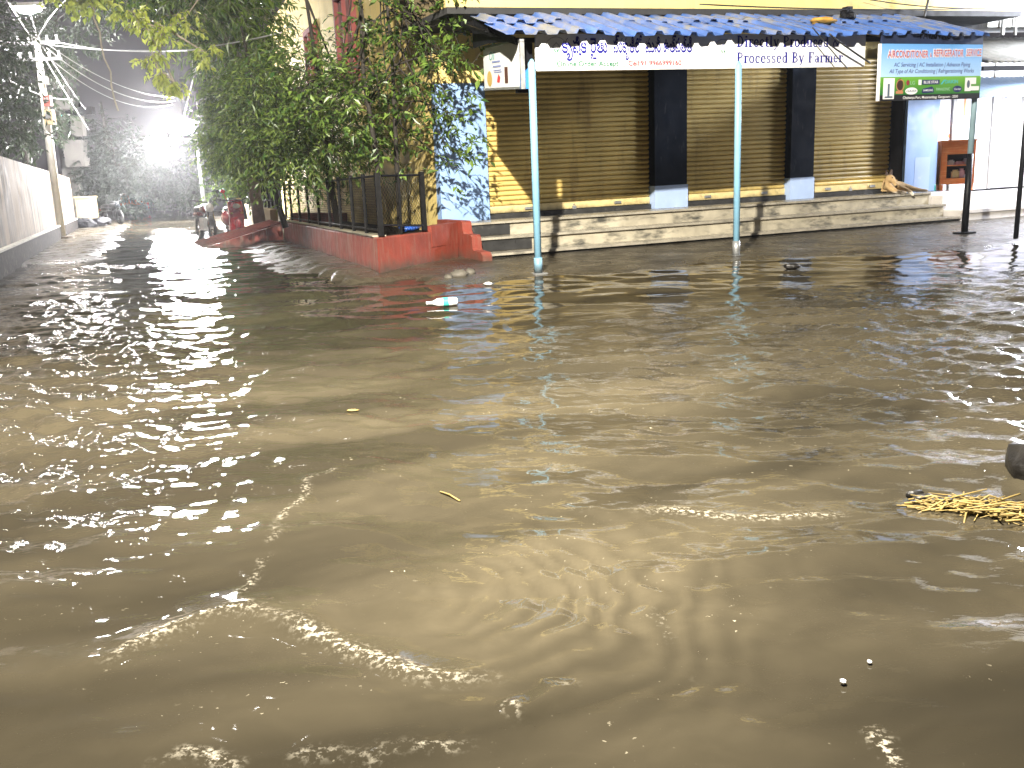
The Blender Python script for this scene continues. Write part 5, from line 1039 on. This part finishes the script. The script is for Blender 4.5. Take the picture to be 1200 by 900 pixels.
def motorbike(base, ang, label, paint, group=None, CHROME=CHROME, LENS=LENS, STEEL=STEEL):
    t = thing('motorbike', label, 'motorbike', base, group)
    F = Vector((math.cos(ang), math.sin(ang), 0)); Sx = Vector((-F.y, F.x, 0)); P = lambda f, s, z: base + F * f + Sx * s + Z * z
    wheel(t, P(.66, 0, .3), Sx, .30, .09, CHROME); wheel(t, P(-.66, 0, .3), Sx, .30, .10, CHROME)
    m_ = MB()
    for s in (-1, 1): m_.tube([P(.66, s * .08, .3), P(.46, s * .08, .88)], .022, 8)
    m_.build('fork', CHROME, t, True)
    m_ = MB(); m_.ball(P(.62, 0, .50), (.25, .06, .14), F, Sx, Z); m_.build('front_fender', SEATM, t, True)
    m_ = MB(); m_.ball(P(.56, 0, .84), (.09, .11, .12), F, Sx, Z); m_.build('headlight', LENS, t, True)
    m_ = MB(); m_.ball(P(.14, 0, .80), (.30, .15, .13), F, Sx, Z); m_.build('fuel_tank', paint, t, True)
    m_ = MB(); m_.box(P(.05, 0, .42), (.38, .24, .32), F, Sx, Z); m_.tube([P(.1, .13, .35), P(-.3, .15, .25), P(-.85, .16, .33)], .04, 8); m_.build('engine', STEEL, t)
    m_ = MB(); m_.tube([P(.44, 0, .88), P(.1, 0, .62), P(-.3, 0, .55), P(-.66, 0, .3)], .03, 8); m_.tube([P(.42, 0, .8), P(.2, 0, .3), P(-.3, 0, .3)], .025, 8); m_.build('frame', SEATM, t, True)
    m_ = MB(); m_.ball(P(-.42, 0, .80), (.44, .13, .08), F, Sx, Z, 16, 8); m_.build('seat', SEATM, t, True)
    m_ = MB(); m_.ball(P(-.60, 0, .68), (.32, .12, .11), F, Sx, Z); m_.build('tail_panel', paint, t, True)
    m_ = MB(); m_.ball(P(-.92, 0, .66), (.05, .07, .05), F, Sx, Z, 10, 7); m_.build('tail_light', mat('red_lens', (.5, .01, .01), .2), t, True)
    m_ = MB(); m_.tube([P(.30, -.36, 1.04), P(.42, -.15, 1.0), P(.44, 0, .96), P(.42, .15, 1.0), P(.30, .36, 1.04)], .016, 8); m_.build('handlebar', SEATM, t, True)
    for s in (-1, 1):
        m_ = MB(); m_.tube([P(.38, s * .22, 1.02), P(.36, s * .30, 1.2)], .008, 5); m_.ball(P(.36, s * .31, 1.24), (.02, .06, .045), F, Sx, Z, 10, 7); m_.build('mirror', SEATM, t, True)
g_ = ground_at(275, 278); scooter(g_, R(-62))
g_ = ground_at(243, 281); motorbike(g_, R(-58), 'black motorbike with maroon tank parked beside the red scooter', MAROON)
g_ = sight(131, 250, 41); g_.z = 0.03; motorbike(g_, R(-40), 'dark motorbike parked under the dark tree on the left of the lane', SEATM, None, BLACK, DGLASS, BLACK)  # chrome, lens and engine in black, standing in for the tree's shade
def cart():
    b = sight(151, 236, 60); b.z = 0; t = thing('covered_cart', 'small cart under an orange tarpaulin far down the lane', 'cart', b)
    for s in (-1, 1): wheel(t, b + Vector((s * .55, -.1, .32)), Vector((1, 0, 0)), .32, .07)
    m_ = MB(); m_.box(b + Z * .5, (1.5, 1.2, .3)); m_.build('bed', TOWER, t)
    m_ = MB(); m_.prism([b + Vector((x, -.65, z)) for x, z in ((-.8, .66), (.8, .66), (.7, 1.25), (.2, 1.42), (-.4, 1.35), (-.75, 1.1))], (0, 1.3, 0)); m_.build('tarpaulin', mat('orange_tarp', (.62, .16, .05), .6), t)
cart()
b = sight(172, 234, 64); b.z = 0
def rider():
    t = thing('person', 'distant rider in a red jacket on a motorbike at the end of the lane', 'person', b)
    P = lambda x, y, z: b + Vector((x, y, z))
    J = [(P(0, .1, .82), .16), (P(0, .05, 1.08), .17), (P(0, 0, 1.30), .17), (P(0, -.03, 1.42), .07), (P(0, -.05, 1.58), .11), (P(.2, -.02, 1.30), .08), (P(.28, -.25, 1.12), .06), (P(.26, -.48, 1.05), .045), (P(-.2, -.02, 1.30), .08), (P(-.28, -.25, 1.12), .06), (P(-.26, -.48, 1.05), .045), (P(.13, -.3, .75), .09), (P(.16, -.25, .35), .06), (P(-.13, -.3, .75), .09), (P(-.16, -.25, .35), .06)]
    skin_body('body', J, [(0, 1), (1, 2), (2, 3), (3, 4), (2, 5), (5, 6), (6, 7), (2, 8), (8, 9), (9, 10), (0, 11), (11, 12), (0, 13), (13, 14)], mat('red_jacket', (.55, .03, .05), .7), t, b, 1)
    m_ = MB(); m_.ball(P(0, -.05, 1.63), .135, nu=12, nv=8); m_.build('helmet', OFFW, t, True)
rider(); motorbike(b.copy(), R(-90), 'white fronted motorbike ridden by the distant person in red', OFFW)

# ------------------------------------------------------------------ cables
def cable(a, bq, sag, rad, label, m_=CABLE):
    k = MB(); k.tube(catenary(a, bq, sag), rad, 5); setp(k.build('overhead_cable', m_, None, True, a), label, 'cable', 'overhead cables')
PT = POLE_TOP
cable(PT + Vector((.3, 0, -.02)), sight(330, 38, 20), .35, .014, 'pale cable running from the pole to the trees across the lane', CABLEG)
cable(PT + Vector((.1, 0, -.12)), sight(235, 58, 20), .1, .014, 'lower pale cable from the pole just under the upper straight one', CABLEG)
cable(sight(-20, 42, 24), PT + Vector((0, 0, -.05)), .1, .012, 'cable coming to the pole from the left edge', CABLEG)
cable(PT + Vector((.25, 0, -.25)), sight(205, 118, 33), .5, .016, 'thick grey cable sagging from the pole toward the far lamps', CABLEG)
cable(PT + Vector((.3, 0, -.15)), sight(204, 114, 33), .35, .012, 'thin cable just above the sagging grey one toward the far lamps', CABLEG)
cable(PT + Vector((.2, .2, -.5)), sight(202, 122, 33), .55, .012, 'lowest cable of the sagging bundle toward the far lamps', CABLEG)
cable(PT + Vector((.0, 0, -.2)), sight(104, 152, 40), .05, .018, 'steep bright cable dropping from the pole to the grey building', CABLEG)
cable(PT + Vector((.1, .1, -.2)), sight(100, 128, 40), .05, .014, 'second steep cable dropping beside the bright one', CABLEG)
cable(sight(8, 92, 26), sight(80, 116, 32), .15, .014, 'low cable crossing in front of the pole', CABLEG)
cable(PT, sight(112, -20, 24), -.25, .012, 'cable curving up from the pole to the top of the frame', CABLEG)
cable(sight(5, -5, 26.5), PT + Vector((-.1, 0, -.05)), .02, .02, 'bright service wire along the lamp arm', CABLEG)
cable(sight(205, 185, 37), sight(235, 60, 26), -.1, .02, 'pale stay wire rising from the far lamps into the tree', CABLEG)
cable(sight(1055, -5, 18.2), sight(1063, 24, 18.2), 0, .012, 'pale wire dropping onto the blue awning', CABLEG)
cable(sight(820, 5, 14.2), sight(1190, 8, 17.6), .06, .010, 'thin black cable crossing the upper yellow wall')
cable(sight(1010, -2, 16.8), sight(1210, 6, 17.8), .10, .009, 'thin black cable crossing above the neighbouring white building')
cable(sight(1083, 20, 17.3), sight(1090, -8, 17.3), .0, .022, 'short black cable bunch tied up on the yellow wall')
cable(sight(972, 40, 13.9), sight(1020, 74, 14.4), .01, .014, 'black stay wire at the right end of the white banner')
cable(sight(952, 32, 13.6), sight(993, 80, 13.9), .01, .009, 'thin black wire hanging across the end of the white banner')
k = MB(); r = random.Random(3); p = sight(104, -10, 20); pts = [p + Vector((r.gauss(0, .03) + .03 * i, 0, -.26 * i)) for i in range(10)]; k.tube(pts, .018, 5); setp(k.build('hanging_vine', BARKL, None, True, p), 'thin bare vine hanging down beside the lamp branch', 'vine')

# ------------------------------------------------------------------ things in the water
def bottle():
    p = ground_at(522, 358); t = thing('plastic_bottle', 'clear crushed plastic bottle with teal label floating near the red wall', 'bottle', p)
    d = Vector((.97, .22, .0)).normalized(); L = lambda f, z=.035: p + d * f + Z * z
    m_ = MB(); m_.tube([L(-.17), L(-.155), L(-.13), L(-.08), L(-.03), L(0), L(.05), L(.11), L(.125)], [.014, .016, .018, .042, .045, .041, .046, .043, .03], 14); m_.build('bottle_body', mat('clear_plastic', (.72, .74, .74), .15, .1, 10), t, True)
    m_ = MB(); m_.tube([L(-.025), L(.03)], .0475, 14, False); m_.build('label_band', TEAL, t, True)
    m_ = MB(); m_.tube([L(-.195), L(-.172)], .018, 10); m_.build('cap', LENS, t, True)
bottle()
def straw():
    p = ground_at(1165, 600); t = thing('straw_bundle', 'tangle of yellow straw stalks floating by the dark stone', 'straw', p)
    r = random.Random(4); m_ = MB(); a0 = ground_at(1085, 592); a1 = ground_at(1235, 612)
    for i in range(130):
        f = r.random(); c = a0.lerp(a1, f) + Vector((r.gauss(0, .02), r.gauss(0, .035) * (.4 + f), .003 + abs(r.gauss(-.004, .014)))); an = r.gauss(-.10, .5); L = r.uniform(.03, .17); d = Vector((math.cos(an), math.sin(an), r.gauss(0, .16)))
        m_.tube([c - d * L, c + Vector((0, 0, r.gauss(.004, .012))), c + d * L + Vector((r.gauss(0, .01), r.gauss(0, .012), -.008))], r.uniform(.0015, .0042), 5)
    m_.build('stalks', STRAW, t, True)
    m_ = MB()
    for i in range(16): c = a0.lerp(a1, r.random()) + Vector((r.gauss(0, .03), .05 + r.gauss(0, .03), .015)); m_.ball(c, (r.uniform(.015, .04), r.uniform(.01, .03), .016), nu=8, nv=6, jit=.25)
    m_.build('debris', ROCK, t, True)
straw()
def rock(px, py, s, label, m_=ROCK, nm='stone', cat='stone', group=None, z=0):
    p = ground_at(px, py, z); k = MB(); k.ball(p + Z * s[2] * .25, s, nu=11, nv=7, jit=.22); return setp(k.build(nm, m_, None, True, p), label, cat, group)
rock(1207, 556, (.075, .12, .10), 'dark wet stone breaking the water above the straw at the right edge')
RUB = mat('pale_rubble', (.085, .076, .06), .7, .3, 10)
rock(538, 324, (.12, .08, .07), 'largest pale stone in the rubble at the foot of the red wall', RUB, group='rubble by the red wall', z=.03)
rock(551, 321, (.08, .06, .06), 'grey stone right of the largest rubble piece', RUB, group='rubble by the red wall', z=.03)
rock(526, 326, (.06, .05, .04), 'small stone left of the largest rubble piece', RUB, group='rubble by the red wall', z=.03)
rock(572, 333, (.05, .03, .02), 'flat scrap lying on the mud before the stepped red end', SIGNW, 'litter_scrap', 'litter', z=.03)
rock(928, 313, (.11, .06, .04), 'muddy lump on the wet apron right of the second pole', ROCK, 'mud_lump', 'debris', z=.03)
rock(413, 481, (.035, .018, .006), 'yellow leaf floating on the brown water', STRAW, 'fallen_leaf', 'leaf')
rock(988, 799, (.007, .009, .005), 'white foam fleck drifting nearest the camera at right', SIGNW, 'foam_fleck', 'foam')
rock(1019, 776, (.006, .007, .004), 'white foam fleck drifting a little beyond the other', SIGNW, 'foam_fleck', 'foam')
k = MB(); q0 = ground_at(516, 579); q1 = ground_at(539, 590); k.tube([q0 + Z * .01, q0.lerp(q1, .5) + Z * .016, q1 + Z * .01], .004, 5); setp(k.build('twig', STRAW, None, True, q0), 'pale thin twig floating in the middle of the water', 'twig')
def heap():
    p = ground_at(92, 268); r = random.Random(8); k = MB()
    for i in range(14): k.ball(p + Vector((r.gauss(0, .5), r.gauss(0, .8), r.uniform(.05, .35))), (r.uniform(.2, .4), r.uniform(.2, .4), r.uniform(.1, .22)), nu=10, nv=7, jit=.2)
    setp(k.build('rubbish_heap', BLACKC, None, False, p), 'dark heap of rubbish at the foot of the stained wall', 'rubbish')
heap()

# ------------------------------------------------------------------ rain haze in the air
hm = bpy.data.materials.new('rain_haze'); hm.use_nodes = True; hn = hm.node_tree.nodes; hl = hm.node_tree.links
hn.remove(hn['Principled BSDF']); hv = hn.new('ShaderNodeVolumePrincipled'); hv.inputs['Color'].default_value = (.92, .93, .96, 1); hv.inputs['Density'].default_value = 0.0008; hv.inputs['Anisotropy'].default_value = 0.80
hl.new(hv.outputs[0], hn['Material Output'].inputs['Volume'])
k = MB(); k.hexa([(-60, -12, -1.3), (45, -12, -1.3), (45, 112, -1.3), (-60, 112, -1.3), (-60, -12, 16), (45, -12, 16), (45, 112, 16), (-60, 112, 16)])
setp(k.build('haze', hm), kind='stuff')
